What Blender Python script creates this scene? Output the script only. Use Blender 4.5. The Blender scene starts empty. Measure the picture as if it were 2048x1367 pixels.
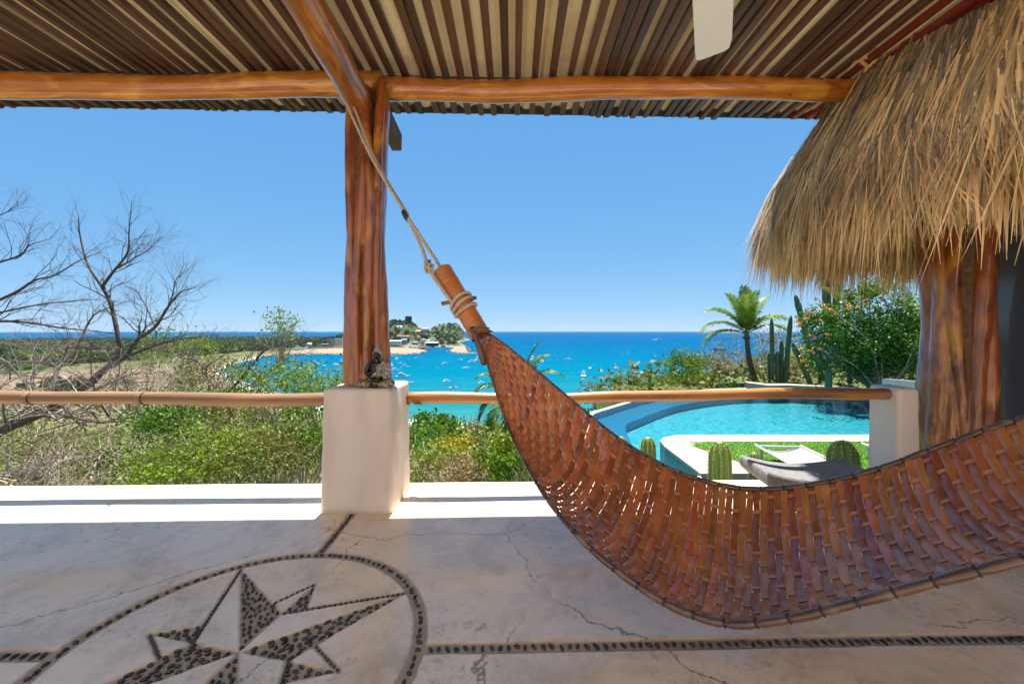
import bpy, bmesh, math, random
import numpy as np
from mathutils import Vector, Matrix

random.seed(7); RNG = np.random.default_rng(11)
SC = bpy.context.scene
COL = SC.collection
PI = math.pi

# ------------------------------------------------------------------ camera, sky, sun, exposure
F, HX, HY, CZ = 820.0, 1024.0, 661.0, 1.3          # focal length in photo pixels, horizon, eye height (m)
cam_d = bpy.data.cameras.new('camera'); cam = bpy.data.objects.new('camera', cam_d); COL.objects.link(cam)
cam_d.sensor_width = 36.0; cam_d.lens = 36.0 * F / 2048.0; cam_d.shift_y = -22.5 / 2048.0
cam_d.clip_start = 0.05; cam_d.clip_end = 90000
cam.location = (0, 0, CZ); cam.rotation_euler = (PI / 2, 0, 0)
SC.camera = cam

SUN_EL = math.radians(73.3)
world = bpy.data.worlds.new('World'); SC.world = world; world.use_nodes = True
wn, wl = world.node_tree.nodes, world.node_tree.links
for n in list(wn): wn.remove(n)
w_out = wn.new('ShaderNodeOutputWorld'); w_bg = wn.new('ShaderNodeBackground')
w_sky = wn.new('ShaderNodeTexSky'); w_sky.sky_type = 'NISHITA'; w_sky.sun_disc = False
w_sky.sun_elevation = SUN_EL; w_sky.sun_rotation = 0.0; w_sky.altitude = 50
w_sky.air_density = 0.6; w_sky.dust_density = 0.0; w_sky.ozone_density = 3.0
w_sep = wn.new('ShaderNodeSeparateColor'); w_cmb = wn.new('ShaderNodeCombineColor'); wl.new(w_sky.outputs[0], w_sep.inputs[0])
for w_i, (w_e, w_k) in enumerate(((0.66, 0.29), (0.40, 0.63), (0.20, 1.24))):        # tone curve of the whole sky, one gamma per channel
    w_p = wn.new('ShaderNodeMath'); w_p.operation = 'POWER'; w_p.inputs[1].default_value = w_e; wl.new(w_sep.outputs[w_i], w_p.inputs[0])
    w_m = wn.new('ShaderNodeMath'); w_m.operation = 'MULTIPLY'; w_m.inputs[1].default_value = w_k; wl.new(w_p.outputs[0], w_m.inputs[0]); wl.new(w_m.outputs[0], w_cmb.inputs[w_i])
wl.new(w_cmb.outputs[0], w_bg.inputs['Color'])
w_bg.inputs['Strength'].default_value = 0.13
wl.new(w_bg.outputs[0], w_out.inputs['Surface'])

sun_d = bpy.data.lights.new('sun', 'SUN'); sun = bpy.data.objects.new('sun', sun_d); COL.objects.link(sun)
sun_d.energy = 3.0; sun_d.angle = math.radians(0.5); sun_d.color = (1.0, 0.95, 0.87)
sun.rotation_euler = (-(PI / 2 - SUN_EL), 0, 0); sun.location = (0, 8, 30)
SC.view_settings.view_transform = 'Standard'; SC.view_settings.look = 'None'
SC.view_settings.exposure = 2.0; SC.view_settings.gamma = 1.0
try: SC.view_settings.use_curve_mapping = False
except Exception: pass
SC.render.engine = 'CYCLES'
SC.cycles.max_bounces = 8; SC.cycles.diffuse_bounces = 4; SC.cycles.transparent_max_bounces = 12
SC.cycles.sample_clamp_indirect = 4.0; SC.cycles.caustics_reflective = False; SC.cycles.caustics_refractive = False
try: SC.cycles.use_denoising = True
except Exception: pass

# ------------------------------------------------------------------ places
def pt(px, py, Y):
    """world point at depth Y seen at photo pixel (px, py)"""
    return Vector(((px - HX) / F * Y, Y, CZ - (py - HY) / F * Y))
def gd(px, py, z=0.0):
    """world point on the level z"""
    Y = F * (CZ - z) / (py - HY); return Vector(((px - HX) / F * Y, Y, z))

# ------------------------------------------------------------------ materials
MATS = {}
def mat(name, c1, c2=None, scale=5.0, stretch=(1, 1, 1), rough=0.6, rough2=None, bump=0.0, bscale=None, spec=0.5, coat=0.0,
        metal=0.0, rnd=0.0, isl=0.0, hue=0.0, trans=0.0, detail=4.0, lo=0.35, hi=0.65, c3=None, s3=1.0, dist=0.0, coords='Object'):
    m = bpy.data.materials.new(name); m.use_nodes = True; MATS[name] = m
    nt = m.node_tree; N, L = nt.nodes, nt.links
    b = N['Principled BSDF']
    b.inputs['Roughness'].default_value = rough; b.inputs['Metallic'].default_value = metal
    b.inputs['Specular IOR Level'].default_value = spec
    if coat:
        b.inputs['Coat Weight'].default_value = coat; b.inputs['Coat Roughness'].default_value = 0.08
    tc = N.new('ShaderNodeTexCoord'); mp = N.new('ShaderNodeMapping'); mp.inputs['Scale'].default_value = stretch
    L.new(tc.outputs[coords], mp.inputs['Vector'])
    def noise(s, d=detail):
        n = N.new('ShaderNodeTexNoise'); n.inputs['Scale'].default_value = s; n.inputs['Detail'].default_value = d
        n.inputs['Distortion'].default_value = dist; L.new(mp.outputs[0], n.inputs['Vector']); return n
    col = None
    if c2 is not None:
        n = noise(scale); mr = N.new('ShaderNodeMapRange'); mr.inputs[1].default_value = lo; mr.inputs[2].default_value = hi
        L.new(n.outputs['Fac'], mr.inputs[0])
        mx = N.new('ShaderNodeMix'); mx.data_type = 'RGBA'; mx.inputs[6].default_value = (*c1, 1); mx.inputs[7].default_value = (*c2, 1)
        L.new(mr.outputs[0], mx.inputs[0]); col = mx.outputs[2]
        if rough2 is not None:
            m2 = N.new('ShaderNodeMapRange'); m2.inputs[3].default_value = rough; m2.inputs[4].default_value = rough2
            L.new(mr.outputs[0], m2.inputs[0]); L.new(m2.outputs[0], b.inputs['Roughness'])
        if c3 is not None:
            n3 = noise(scale * s3, 3); r3 = N.new('ShaderNodeMapRange'); r3.inputs[1].default_value = 0.52; r3.inputs[2].default_value = 0.68
            L.new(n3.outputs['Fac'], r3.inputs[0])
            m3 = N.new('ShaderNodeMix'); m3.data_type = 'RGBA'; L.new(r3.outputs[0], m3.inputs[0]); L.new(col, m3.inputs[6])
            m3.inputs[7].default_value = (*c3, 1); col = m3.outputs[2]
    else:
        rg = N.new('ShaderNodeRGB'); rg.outputs[0].default_value = (*c1, 1); col = rg.outputs[0]
    if rnd or isl:
        src = (N.new('ShaderNodeObjectInfo').outputs['Random'] if rnd else N.new('ShaderNodeNewGeometry').outputs['Random Per Island'])
        amt = rnd or isl
        hs = N.new('ShaderNodeHueSaturation'); r = N.new('ShaderNodeMapRange')
        r.inputs[3].default_value = 1 - amt; r.inputs[4].default_value = 1 + amt
        L.new(src, r.inputs[0]); L.new(r.outputs[0], hs.inputs['Value']); L.new(col, hs.inputs['Color'])
        if hue:
            mu = N.new('ShaderNodeMath'); mu.operation = 'MULTIPLY'; mu.inputs[1].default_value = 7.31; L.new(src, mu.inputs[0])
            fr = N.new('ShaderNodeMath'); fr.operation = 'FRACT'; L.new(mu.outputs[0], fr.inputs[0])
            rh = N.new('ShaderNodeMapRange'); rh.inputs[3].default_value = 0.5 - hue; rh.inputs[4].default_value = 0.5 + hue
            L.new(fr.outputs[0], rh.inputs[0]); L.new(rh.outputs[0], hs.inputs['Hue'])
        col = hs.outputs[0]
    L.new(col, b.inputs['Base Color'])
    if bump:
        n = noise(bscale or scale * 2, 5); bp = N.new('ShaderNodeBump'); bp.inputs['Strength'].default_value = min(1, bump)
        bp.inputs['Distance'].default_value = 0.02; L.new(n.outputs['Fac'], bp.inputs['Height']); L.new(bp.outputs[0], b.inputs['Normal'])
    if trans:
        t = N.new('ShaderNodeBsdfTranslucent'); L.new(col, t.inputs['Color']); ms = N.new('ShaderNodeMixShader'); ms.inputs[0].default_value = trans
        L.new(b.outputs[0], ms.inputs[1]); L.new(t.outputs[0], ms.inputs[2]); L.new(ms.outputs[0], N['Material Output'].inputs['Surface'])
    return m

# ------------------------------------------------------------------ geometry helpers
def wloc(o):
    v = Vector((0, 0, 0))
    while o is not None: v = v + o.location; o = o.parent
    return v
class G:
    """collects vertices and faces; build() links them as ONE mesh object"""
    def __init__(s): s.v = []; s.f = []; s.n = 0
    def add(s, v, f):
        v = np.asarray(v, float).reshape(-1, 3); s.v.append(v)
        s.f.extend([tuple(i + s.n for i in q) for q in f]); s.n += len(v); return s
    def box(s, c, d, rz=0.0, taper=1.0, m=None):
        x, y, z = d[0] / 2, d[1] / 2, d[2] / 2; t = taper
        v = np.array([(-x, -y, -z), (x, -y, -z), (x, y, -z), (-x, y, -z), (-x * t, -y * t, z), (x * t, -y * t, z), (x * t, y * t, z), (-x * t, y * t, z)])
        if m is not None: v = v @ np.array(m.to_3x3()).T
        if rz: ca, sa = math.cos(rz), math.sin(rz); v = v @ np.array([[ca, sa, 0], [-sa, ca, 0], [0, 0, 1]])
        return s.add(v + np.array(c), [(0, 3, 2, 1), (4, 5, 6, 7), (0, 1, 5, 4), (1, 2, 6, 5), (2, 3, 7, 6), (3, 0, 4, 7)])
    def tube(s, path, rad, n=8, cap=True, flat=1.0, up=(0, 0, 1)):
        P = [Vector(p) for p in path]; k = len(P)
        if not hasattr(rad, '__len__'): rad = [rad] * k
        T = [(P[min(i + 1, k - 1)] - P[max(i - 1, 0)]).normalized() for i in range(k)]
        a = Vector(up)
        if abs(T[0].dot(a)) > 0.95: a = Vector((1, 0, 0))
        V = []; x = T[0].cross(a).normalized()
        for i in range(k):
            x = (x - T[i] * x.dot(T[i])).normalized(); y = T[i].cross(x)
            for j in range(n):
                q = 2 * PI * j / n; V.append(P[i] + x * (rad[i] * math.cos(q)) + y * (rad[i] * flat * math.sin(q)))
        Fc = [(i * n + j, i * n + (j + 1) % n, (i + 1) * n + (j + 1) % n, (i + 1) * n + j) for i in range(k - 1) for j in range(n)]
        if cap: Fc += [tuple(range(n - 1, -1, -1)), tuple(range((k - 1) * n, k * n))]
        return s.add(V, Fc)
    def ell(s, c, r, seg=12, rings=8, m=None):
        V = []; Fc = []
        for i in range(rings + 1):
            a = -PI / 2 + PI * i / rings
            for j in range(seg):
                b = 2 * PI * j / seg; V.append((r[0] * math.cos(a) * math.cos(b), r[1] * math.cos(a) * math.sin(b), r[2] * math.sin(a)))
        for i in range(rings):
            for j in range(seg): Fc.append((i * seg + j, i * seg + (j + 1) % seg, (i + 1) * seg + (j + 1) % seg, (i + 1) * seg + j))
        V = np.array(V)
        if m is not None: V = V @ np.array(m.to_3x3()).T
        return s.add(V + np.array(c), Fc)
    def quads(s, A):
        """A: (N,4,3) array of loose quads"""
        N_ = len(A); i = np.arange(N_ * 4).reshape(-1, 4) + s.n
        s.v.append(A.reshape(-1, 3)); s.f.extend(map(tuple, i.tolist())); s.n += N_ * 4; return s
    def grid(s, A):
        """A: (n,m,3) grid of points"""
        n, m = A.shape[:2]; o = s.n; s.v.append(A.reshape(-1, 3)); s.n += n * m
        s.f.extend((o + i * m + j, o + i * m + j + 1, o + (i + 1) * m + j + 1, o + (i + 1) * m + j) for i in range(n - 1) for j in range(m - 1)); return s
    def prism(s, poly, z0, z1):
        n = len(poly); V = [(p[0], p[1], z0) for p in poly] + [(p[0], p[1], z1) for p in poly]
        return s.add(V, [tuple(range(n - 1, -1, -1)), tuple(range(n, 2 * n))] + [(i, (i + 1) % n, n + (i + 1) % n, n + i) for i in range(n)])
    def mesh(s, name, off=(0, 0, 0), smooth=False):
        V = (np.concatenate(s.v) if s.v else np.zeros((0, 3))) - np.array(off)
        me = bpy.data.meshes.new(name); me.from_pydata(V.tolist(), [], s.f); me.update()
        if smooth: me.polygons.foreach_set('use_smooth', [True] * len(me.polygons))
        return me
    def build(s, name, m, parent=None, smooth=False, origin=None, local=False):
        off = Vector((0, 0, 0)) if local else (Vector(origin) if origin is not None else wloc(parent))
        o = bpy.data.objects.new(name, s.mesh(name, off, smooth)); COL.objects.link(o)
        if parent is not None: o.parent = parent
        elif origin is not None: o.location = origin
        o.data.materials.append(MATS[m] if isinstance(m, str) else m); return o
def tag(o, label=None, cat=None, group=None, kind=None):
    if label: o['label'] = label
    if cat: o['category'] = cat
    if group: o['group'] = group
    if kind: o['kind'] = kind
    return o
def thing(name, loc, label, cat, group=None):
    o = bpy.data.objects.new(name, None); COL.objects.link(o); o.location = loc; o.empty_display_size = 0.2
    return tag(o, label, cat, group)
def inst(name, me, parent=None, loc=(0, 0, 0), rot=(0, 0, 0), sc=(1, 1, 1)):
    o = bpy.data.objects.new(name, me); COL.objects.link(o); o.parent = parent
    o.location = loc; o.rotation_euler = rot; o.scale = sc; return o
def copy_tree(o, parent=None):
    c = o.copy(); COL.objects.link(c); c.parent = parent
    for ch in o.children: copy_tree(ch, c)
    return c
def spline(pts, n):
    """Catmull-Rom through pts"""
    P = [Vector(p) for p in pts]; P = [P[0] * 2 - P[1]] + P + [P[-1] * 2 - P[-2]]; out = []
    k = len(P) - 3
    for q in range(n):
        u = q / (n - 1) * k; i = min(int(u), k - 1); t = u - i; a, b, c, d = P[i:i + 4]
        out.append(0.5 * ((2 * b) + (c - a) * t + (2 * a - 5 * b + 4 * c - d) * t * t + (3 * b - a - 3 * c + d) * t ** 3))
    return out
def leaf_quads(cen, size, jit=0.35, flat=0.0, aspect=0.5, rng=RNG):
    """rhombic leaves at the given centres, random orientation"""
    n = len(cen); d = rng.normal(size=(n, 3)); d[:, 2] *= (1 - flat); d /= np.linalg.norm(d, axis=1)[:, None] + 1e-9
    e = rng.normal(size=(n, 3)); e -= d * (e * d).sum(1)[:, None]; e /= np.linalg.norm(e, axis=1)[:, None] + 1e-9
    s = (size * (1 + jit * rng.uniform(-1, 1, n)))[:, None] if np.ndim(size) else (size * (1 + jit * rng.uniform(-1, 1, n)))[:, None]
    a = d * s * 0.5; b = e * s * 0.5 * aspect
    return np.stack([cen - a, cen + b - a * 0.1, cen + a, cen - b - a * 0.1], 1)
def sm(x, a, b):
    t = np.clip((np.asarray(x, float) - a) / (b - a), 0, 1); return t * t * (3 - 2 * t)
# ------------------------------------------------------------------ shared materials
mat('stucco', (0.76, 0.68, 0.62), (0.70, 0.62, 0.56), scale=2.2, stretch=(1.6, 1.6, .5), rough=0.75, bump=0.25, bscale=9, spec=0.25, c3=(0.66, 0.58, 0.53), s3=1.7, rnd=0.02, detail=8)
mat('log_varnish', (0.56, 0.190, 0.016), (0.34, 0.090, 0.010), scale=2.2, stretch=(1, 4, 4), rough=0.32, bump=0.16, bscale=24, coat=1.0, c3=(0.68, 0.30, 0.035), s3=1.2, detail=5, lo=0.36, hi=0.68, dist=0.8)
mat('log_varnish_y', (0.38, 0.115, 0.014), (0.20, 0.050, 0.008), scale=2.2, stretch=(4, 1, 4), rough=0.34, bump=0.16, bscale=24, coat=0.9, c3=(0.50, 0.20, 0.03), s3=1.2, detail=5, lo=0.36, hi=0.68, dist=0.8)
mat('trunk_varnish', (0.40, 0.100, 0.011), (0.13, 0.027, 0.006), scale=3.0, stretch=(2.2, 2.2, 0.7), rough=0.34, bump=0.55, bscale=9, coat=0.9, c3=(0.58, 0.235, 0.024), s3=0.9, detail=4, lo=0.36, hi=0.66, dist=0.9)
mat('rail_bamboo', (0.50, 0.22, 0.055), (0.38, 0.15, 0.035), scale=2.5, stretch=(0.6, 6, 6), rough=0.38, bump=0.08, coat=0.3, c3=(0.20, 0.11, 0.06), s3=0.8)
mat('rail_grey', (0.33, 0.19, 0.09), (0.20, 0.11, 0.055), scale=2.5, stretch=(0.6, 6, 6), rough=0.5, bump=0.12, c3=(0.22, 0.13, 0.07), s3=0.8)
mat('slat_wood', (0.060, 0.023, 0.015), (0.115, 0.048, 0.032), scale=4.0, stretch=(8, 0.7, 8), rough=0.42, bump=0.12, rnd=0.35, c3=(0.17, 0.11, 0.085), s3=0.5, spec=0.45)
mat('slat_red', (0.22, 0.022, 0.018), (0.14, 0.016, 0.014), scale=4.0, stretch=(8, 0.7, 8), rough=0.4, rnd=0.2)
mat('sheet_beige', (0.86, 0.70, 0.42), (0.78, 0.62, 0.35), scale=1.5, rough=0.5, c3=(0.66, 0.50, 0.28), s3=2, trans=0.025)  # translucency added so the sheets glow brighter between the slats
mat('purlin_red', (0.34, 0.085, 0.05), (0.26, 0.06, 0.035), scale=3, rough=0.5)
mat('sheet_edge', (0.05, 0.05, 0.05), rough=0.5)
mat('rope', (0.62, 0.54, 0.43), (0.48, 0.40, 0.30), scale=60, rough=0.85, bump=0.3, bscale=200, spec=0.1)
mat('rope_brown', (0.25, 0.15, 0.09), (0.15, 0.09, 0.06), scale=60, rough=0.85, spec=0.1)
mat('bamboo_head', (0.55, 0.185, 0.040), (0.42, 0.125, 0.024), scale=3, stretch=(3, 3, 0.8), rough=0.33, bump=0.06, coat=0.35, c3=(0.42, 0.19, 0.06), s3=1.3)
mat('stick', (0.30, 0.16, 0.08), (0.20, 0.10, 0.05), scale=20, rough=0.6)
mat('bark_wrap', (0.13, 0.075, 0.045), (0.22, 0.14, 0.085), scale=25, rough=0.7, bump=0.5)
mat('splint', (0.46, 0.150, 0.036), (0.28, 0.080, 0.022), scale=9, stretch=(1, 1, 1), rough=0.27, bump=0.08, bscale=40, rnd=0.32, hue=0.012, coat=0.15, lo=0.3, hi=0.7)
mat('splint_long', (0.52, 0.22, 0.095), (0.42, 0.16, 0.07), scale=9, rough=0.32, rnd=0.2, hue=0.01)
mat('edge_pole', (0.125, 0.062, 0.038), (0.065, 0.033, 0.022), scale=8, rough=0.22, bump=0.1, coat=0.3, c3=(0.18, 0.105, 0.065), s3=1.5)
mat('tie_black', (0.025, 0.022, 0.024), rough=0.5)
mat('thatch_grey', (0.40, 0.345, 0.27), (0.30, 0.25, 0.19), scale=2.0, rough=0.75, isl=0.5, spec=0.2)
mat('thatch', (0.84, 0.62, 0.335), (0.66, 0.465, 0.235), scale=2.0, rough=0.68, isl=0.55, hue=0.012, spec=0.25, trans=0.12)
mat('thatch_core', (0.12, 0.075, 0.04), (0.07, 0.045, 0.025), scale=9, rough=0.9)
mat('fan_white', (0.78, 0.79, 0.80), rough=0.35)
mat('metal_grey', (0.35, 0.35, 0.36), rough=0.35, metal=0.8)
mat('statue_dark', (0.018, 0.019, 0.030), rough=0.22, metal=0.6, spec=0.6, coat=0.4)
mat('statue_gold', (0.66, 0.54, 0.26), (0.05, 0.05, 0.055), scale=95, rough=0.32, metal=0.35, bump=0.7, bscale=120, lo=0.42, hi=0.56)
mat('statue_silver', (0.70, 0.67, 0.60), (0.12, 0.12, 0.125), scale=110, rough=0.32, metal=0.3, bump=0.7, bscale=140, lo=0.42, hi=0.58)
mat('basalt', (0.17, 0.17, 0.172), (0.24, 0.237, 0.235), scale=30, rough=0.9, bump=0.5, bscale=90, spec=0.2, detail=8)
mat('pebble', (0.016, 0.017, 0.022), (0.035, 0.034, 0.036), scale=20, rough=0.28, rnd=0.5, spec=0.6)
mat('coping', (0.44, 0.35, 0.255), (0.38, 0.30, 0.22), scale=3, rough=0.6, bump=0.08)
mat('deck_wall', (0.72, 0.66, 0.58), (0.64, 0.59, 0.52), scale=2, rough=0.8)
mat('pool_tile', (0.010, 0.185, 0.235), (0.045, 0.30, 0.335), scale=9, rough=0.4, lo=0.40, hi=0.60, detail=6)
mat('pool_ledge', (0.006, 0.10, 0.19), (0.009, 0.125, 0.22), scale=25, rough=0.3)
mat('lounger_frame', (0.50, 0.50, 0.50), rough=0.35)
mat('lounger_sling', (0.32, 0.31, 0.305), (0.29, 0.28, 0.275), scale=60, rough=0.8)
mat('turf', (0.135, 0.30, 0.018), (0.10, 0.24, 0.015), scale=40, rough=0.8, isl=0.3, trans=0.2, spec=0.2)
mat('turf_base', (0.11, 0.25, 0.018), (0.08, 0.19, 0.014), scale=50, rough=0.9, bump=0.4, bscale=200)
mat('cactus', (0.085, 0.22, 0.030), (0.12, 0.27, 0.04), scale=5, rough=0.45, bump=0.05)
mat('cactus_far', (0.060, 0.115, 0.050), (0.085, 0.145, 0.06), scale=5, rough=0.55)
mat('spines', (0.70, 0.60, 0.36), rough=0.6, isl=0.25)
mat('garden_wall', (0.30, 0.29, 0.28), (0.25, 0.24, 0.235), scale=3, rough=0.85)
mat('bark', (0.080, 0.055, 0.042), (0.135, 0.10, 0.078), scale=8, rough=0.85, bump=0.4)
mat('bark_pale', (0.50, 0.41, 0.32), (0.33, 0.26, 0.20), scale=6, rough=0.85, isl=0.3)
mat('twig', (0.24, 0.175, 0.13), (0.16, 0.115, 0.085), scale=6, rough=0.85, isl=0.35)
mat('palm_trunk', (0.16, 0.115, 0.085), (0.10, 0.07, 0.05), scale=9, stretch=(1, 1, 6), rough=0.85, bump=0.5)
mat('palm_leaf', (0.155, 0.27, 0.030), (0.21, 0.31, 0.040), scale=2, rough=0.4, isl=0.25, hue=0.015, trans=0.3, spec=0.2)
mat('palm_leaf_dark', (0.045, 0.125, 0.016), (0.075, 0.17, 0.022), scale=2, rough=0.38, isl=0.3, trans=0.25, spec=0.2)
mat('palm_leaf_gold', (0.38, 0.36, 0.030), (0.28, 0.32, 0.030), scale=2, rough=0.42, isl=0.25, hue=0.015, trans=0.3, spec=0.2)
mat('leaf_bright', (0.21, 0.285, 0.018), (0.14, 0.235, 0.016), scale=1.2, rough=0.45, isl=0.4, hue=0.02, trans=0.3, spec=0.2)
mat('leaf_green', (0.085, 0.185, 0.015), (0.135, 0.235, 0.018), scale=1.2, rough=0.42, isl=0.42, hue=0.015, trans=0.3, spec=0.2)
mat('leaf_dark', (0.035, 0.115, 0.014), (0.060, 0.160, 0.018), scale=1.2, rough=0.35, isl=0.45, hue=0.012, trans=0.22, spec=0.2)
mat('leaf_olive', (0.17, 0.185, 0.030), (0.22, 0.20, 0.055), scale=0.6, rough=0.55, isl=0.4, hue=0.02, trans=0.25, spec=0.2)
mat('leaf_yellow', (0.42, 0.34, 0.020), (0.30, 0.29, 0.030), scale=1.2, rough=0.5, isl=0.3, hue=0.015, trans=0.3, spec=0.2)
mat('leaf_dry', (0.33, 0.235, 0.115), (0.25, 0.20, 0.085), scale=0.8, rough=0.7, isl=0.4, trans=0.15, spec=0.2)
mat('flower_orange', (0.62, 0.20, 0.05), (0.66, 0.30, 0.09), scale=3, rough=0.5, isl=0.25, trans=0.25)
mat('wood_far', (0.058, 0.098, 0.030), (0.110, 0.130, 0.042), scale=0.012, rough=0.8, isl=0.35, hue=0.02, trans=0.12, spec=0.2)
mat('pole_wood', (0.12, 0.10, 0.085), rough=0.8)
mat('rubble', (0.40, 0.32, 0.24), (0.30, 0.24, 0.18), scale=0.3, rough=0.9, isl=0.25)
mat('foam', (0.85, 0.86, 0.86), rough=0.8)
for nm, c in dict(w_white=(0.78, 0.77, 0.74), w_cream=(0.66, 0.58, 0.44), w_red=(0.52, 0.19, 0.13), w_green=(0.20, 0.44, 0.30), w_grey=(0.36, 0.36, 0.37),
                  w_dark=(0.035, 0.045, 0.055), w_beige=(0.55, 0.46, 0.33), r_orange=(0.56, 0.21, 0.09), r_red=(0.44, 0.11, 0.07), r_tan=(0.56, 0.43, 0.28),
                  r_white=(0.80, 0.80, 0.78), r_grey=(0.40, 0.41, 0.42), r_mint=(0.60, 0.74, 0.66), win=(0.05, 0.06, 0.075)).items():
    mat(nm, c, tuple(x * 0.86 for x in c), scale=0.2, rough=0.35 if nm == 'win' else 0.75)
mat('boat_white', (0.80, 0.80, 0.80), rough=0.3); mat('boat_blue', (0.03, 0.10, 0.32), rough=0.3); mat('boat_navy', (0.03, 0.05, 0.11), rough=0.3)
mat('boat_glass', (0.02, 0.025, 0.035), rough=0.15); mat('boat_canvas', (0.03, 0.055, 0.12), rough=0.7); mat('mast', (0.45, 0.45, 0.47), rough=0.3, metal=0.5)

def nodes_of(name):
    m = bpy.data.materials.new(name); m.use_nodes = True; MATS[name] = m; return m.node_tree.nodes, m.node_tree.links, m.node_tree.nodes['Principled BSDF']
def nn(N, t, **kw):
    n = N.new(t)
    for k, v in kw.items(): setattr(n, k, v)
    return n
def rampnode(N, stops, interp='LINEAR'):
    r = N.new('ShaderNodeValToRGB'); e = r.color_ramp.elements; r.color_ramp.interpolation = interp
    while len(e) < len(stops): e.new(0.5)
    for q, (p, c) in zip(e, stops): q.position = p; q.color = (*c, 1) if len(c) == 3 else c
    return r
# polished cement with stains, cracks and (attribute) mortar in the pebble channels
N, L, B = nodes_of('cement')
tc = N.new('ShaderNodeTexCoord')
def cn(scale, detail=5, rough=0.6, dist=0.0, vec=None):
    n = N.new('ShaderNodeTexNoise'); n.inputs['Scale'].default_value = scale; n.inputs['Detail'].default_value = detail; n.inputs['Roughness'].default_value = rough
    n.inputs['Distortion'].default_value = dist; L.new(vec or tc.outputs['Object'], n.inputs['Vector']); return n.outputs['Fac']
def mapr(src, a, b, c=0.0, d=1.0):
    m = N.new('ShaderNodeMapRange'); m.inputs[1].default_value = a; m.inputs[2].default_value = b; m.inputs[3].default_value = c; m.inputs[4].default_value = d
    L.new(src, m.inputs[0]); return m.outputs[0]
def mixc(f, a, b):
    m = N.new('ShaderNodeMix'); m.data_type = 'RGBA'
    L.new(f, m.inputs[0])
    for v, k in ((a, 6), (b, 7)):
        if isinstance(v, tuple): m.inputs[k].default_value = (*v, 1)
        else: L.new(v, m.inputs[k])
    return m.outputs[2]
def mth(op, a, b):
    m = N.new('ShaderNodeMath'); m.operation = op
    for i, v in enumerate((a, b)):
        if isinstance(v, (int, float)): m.inputs[i].default_value = v
        else: L.new(v, m.inputs[i])
    return m.outputs[0]
c = mixc(mapr(cn(1.3, 6), 0.35, 0.65), (0.86, 0.70, 0.505), (0.78, 0.63, 0.45))
c = mixc(mth('MULTIPLY', mapr(cn(2.4, 10, 0.78, 0.3), 0.47, 0.66), 0.75), c, (0.50, 0.385, 0.265))
c = mixc(mth('MULTIPLY', mapr(cn(13, 10, 0.85, 0.2), 0.52, 0.66), mapr(cn(1.7, 3), 0.45, 0.60)), c, (0.31, 0.235, 0.165))
wv = N.new('ShaderNodeVectorMath'); wv.operation = 'MULTIPLY_ADD'
nv = N.new('ShaderNodeTexNoise'); nv.inputs['Scale'].default_value = 1.8; nv.inputs['Detail'].default_value = 8; nv.inputs['Roughness'].default_value = 0.65; L.new(tc.outputs['Object'], nv.inputs['Vector'])
L.new(nv.outputs['Color'], wv.inputs[0]); wv.inputs[1].default_value = (0.42, 0.42, 0); L.new(tc.outputs['Object'], wv.inputs[2])
vo = N.new('ShaderNodeTexVoronoi'); vo.feature = 'DISTANCE_TO_EDGE'; vo.inputs['Scale'].default_value = 0.62; L.new(wv.outputs[0], vo.inputs['Vector'])
crack = mth('MULTIPLY', mapr(vo.outputs['Distance'], 0.0006, 0.0026, 1.0, 0.0), mapr(cn(0.9, 2), 0.44, 0.50))
c = mixc(mth('MULTIPLY', crack, 0.75), c, (0.10, 0.075, 0.055))
at = N.new('ShaderNodeAttribute'); at.attribute_name = 'mortar'
mort = mixc(mapr(cn(14, 6), 0.35, 0.65), (0.46, 0.365, 0.26), (0.36, 0.28, 0.195))
c = mixc(at.outputs['Fac'], c, mort)
L.new(c, B.inputs['Base Color'])
B.inputs['Specular IOR Level'].default_value = 0.65; rg = mapr(cn(3.2, 6), 0.3, 0.7, 0.09, 0.24); L.new(mth('MAXIMUM', rg, mth('MULTIPLY', at.outputs['Fac'], 0.8)), B.inputs['Roughness'])
bp = N.new('ShaderNodeBump'); bp.inputs['Strength'].default_value = 0.16; bp.inputs['Distance'].default_value = 0.01
L.new(mth('SUBTRACT', mth('MULTIPLY', cn(5, 6), 0.35), mth('MULTIPLY', crack, 1.0)), bp.inputs['Height']); L.new(bp.outputs[0], B.inputs['Normal'])
# sea: water colour by depth (distance offshore), small waves
N, L, B = nodes_of('sea_water')
tc = N.new('ShaderNodeTexCoord')
ln = N.new('ShaderNodeVectorMath'); ln.operation = 'LENGTH'; L.new(tc.outputs['Object'], ln.inputs[0])
lg = mth('LOGARITHM', ln.outputs['Value'], 10.0); fac = mapr(lg, math.log10(200), math.log10(20000))
lgn = mth('ADD', fac, mth('MULTIPLY', mth('SUBTRACT', cn(0.004, 4), 0.5), 0.10))
rp = rampnode(N, [(0.0, (0.060, 0.165, 0.150)), (0.07, (0.014, 0.150, 0.170)), (0.20, (0.0005, 0.115, 0.185)), (0.36, (0.0002, 0.084, 0.180)), (0.55, (0.0002, 0.068, 0.170)), (1.0, (0.0002, 0.060, 0.155))])
L.new(lgn, rp.inputs[0])
mp2 = N.new('ShaderNodeMapping'); mp2.inputs['Scale'].default_value = (0.012, 0.07, 1); L.new(tc.outputs['Object'], mp2.inputs['Vector'])
hs = N.new('ShaderNodeHueSaturation'); L.new(rp.outputs[0], hs.inputs['Color']); L.new(mapr(cn(1.0, 8, 0.7, 0.8, mp2.outputs[0]), 0.3, 0.7, 0.78, 1.22), hs.inputs['Value']); L.new(hs.outputs[0], B.inputs['Base Color'])  # noise streaks paint wave sparkle into the water colour
B.inputs['Roughness'].default_value = 0.35; B.inputs['Specular IOR Level'].default_value = 0.0
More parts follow.
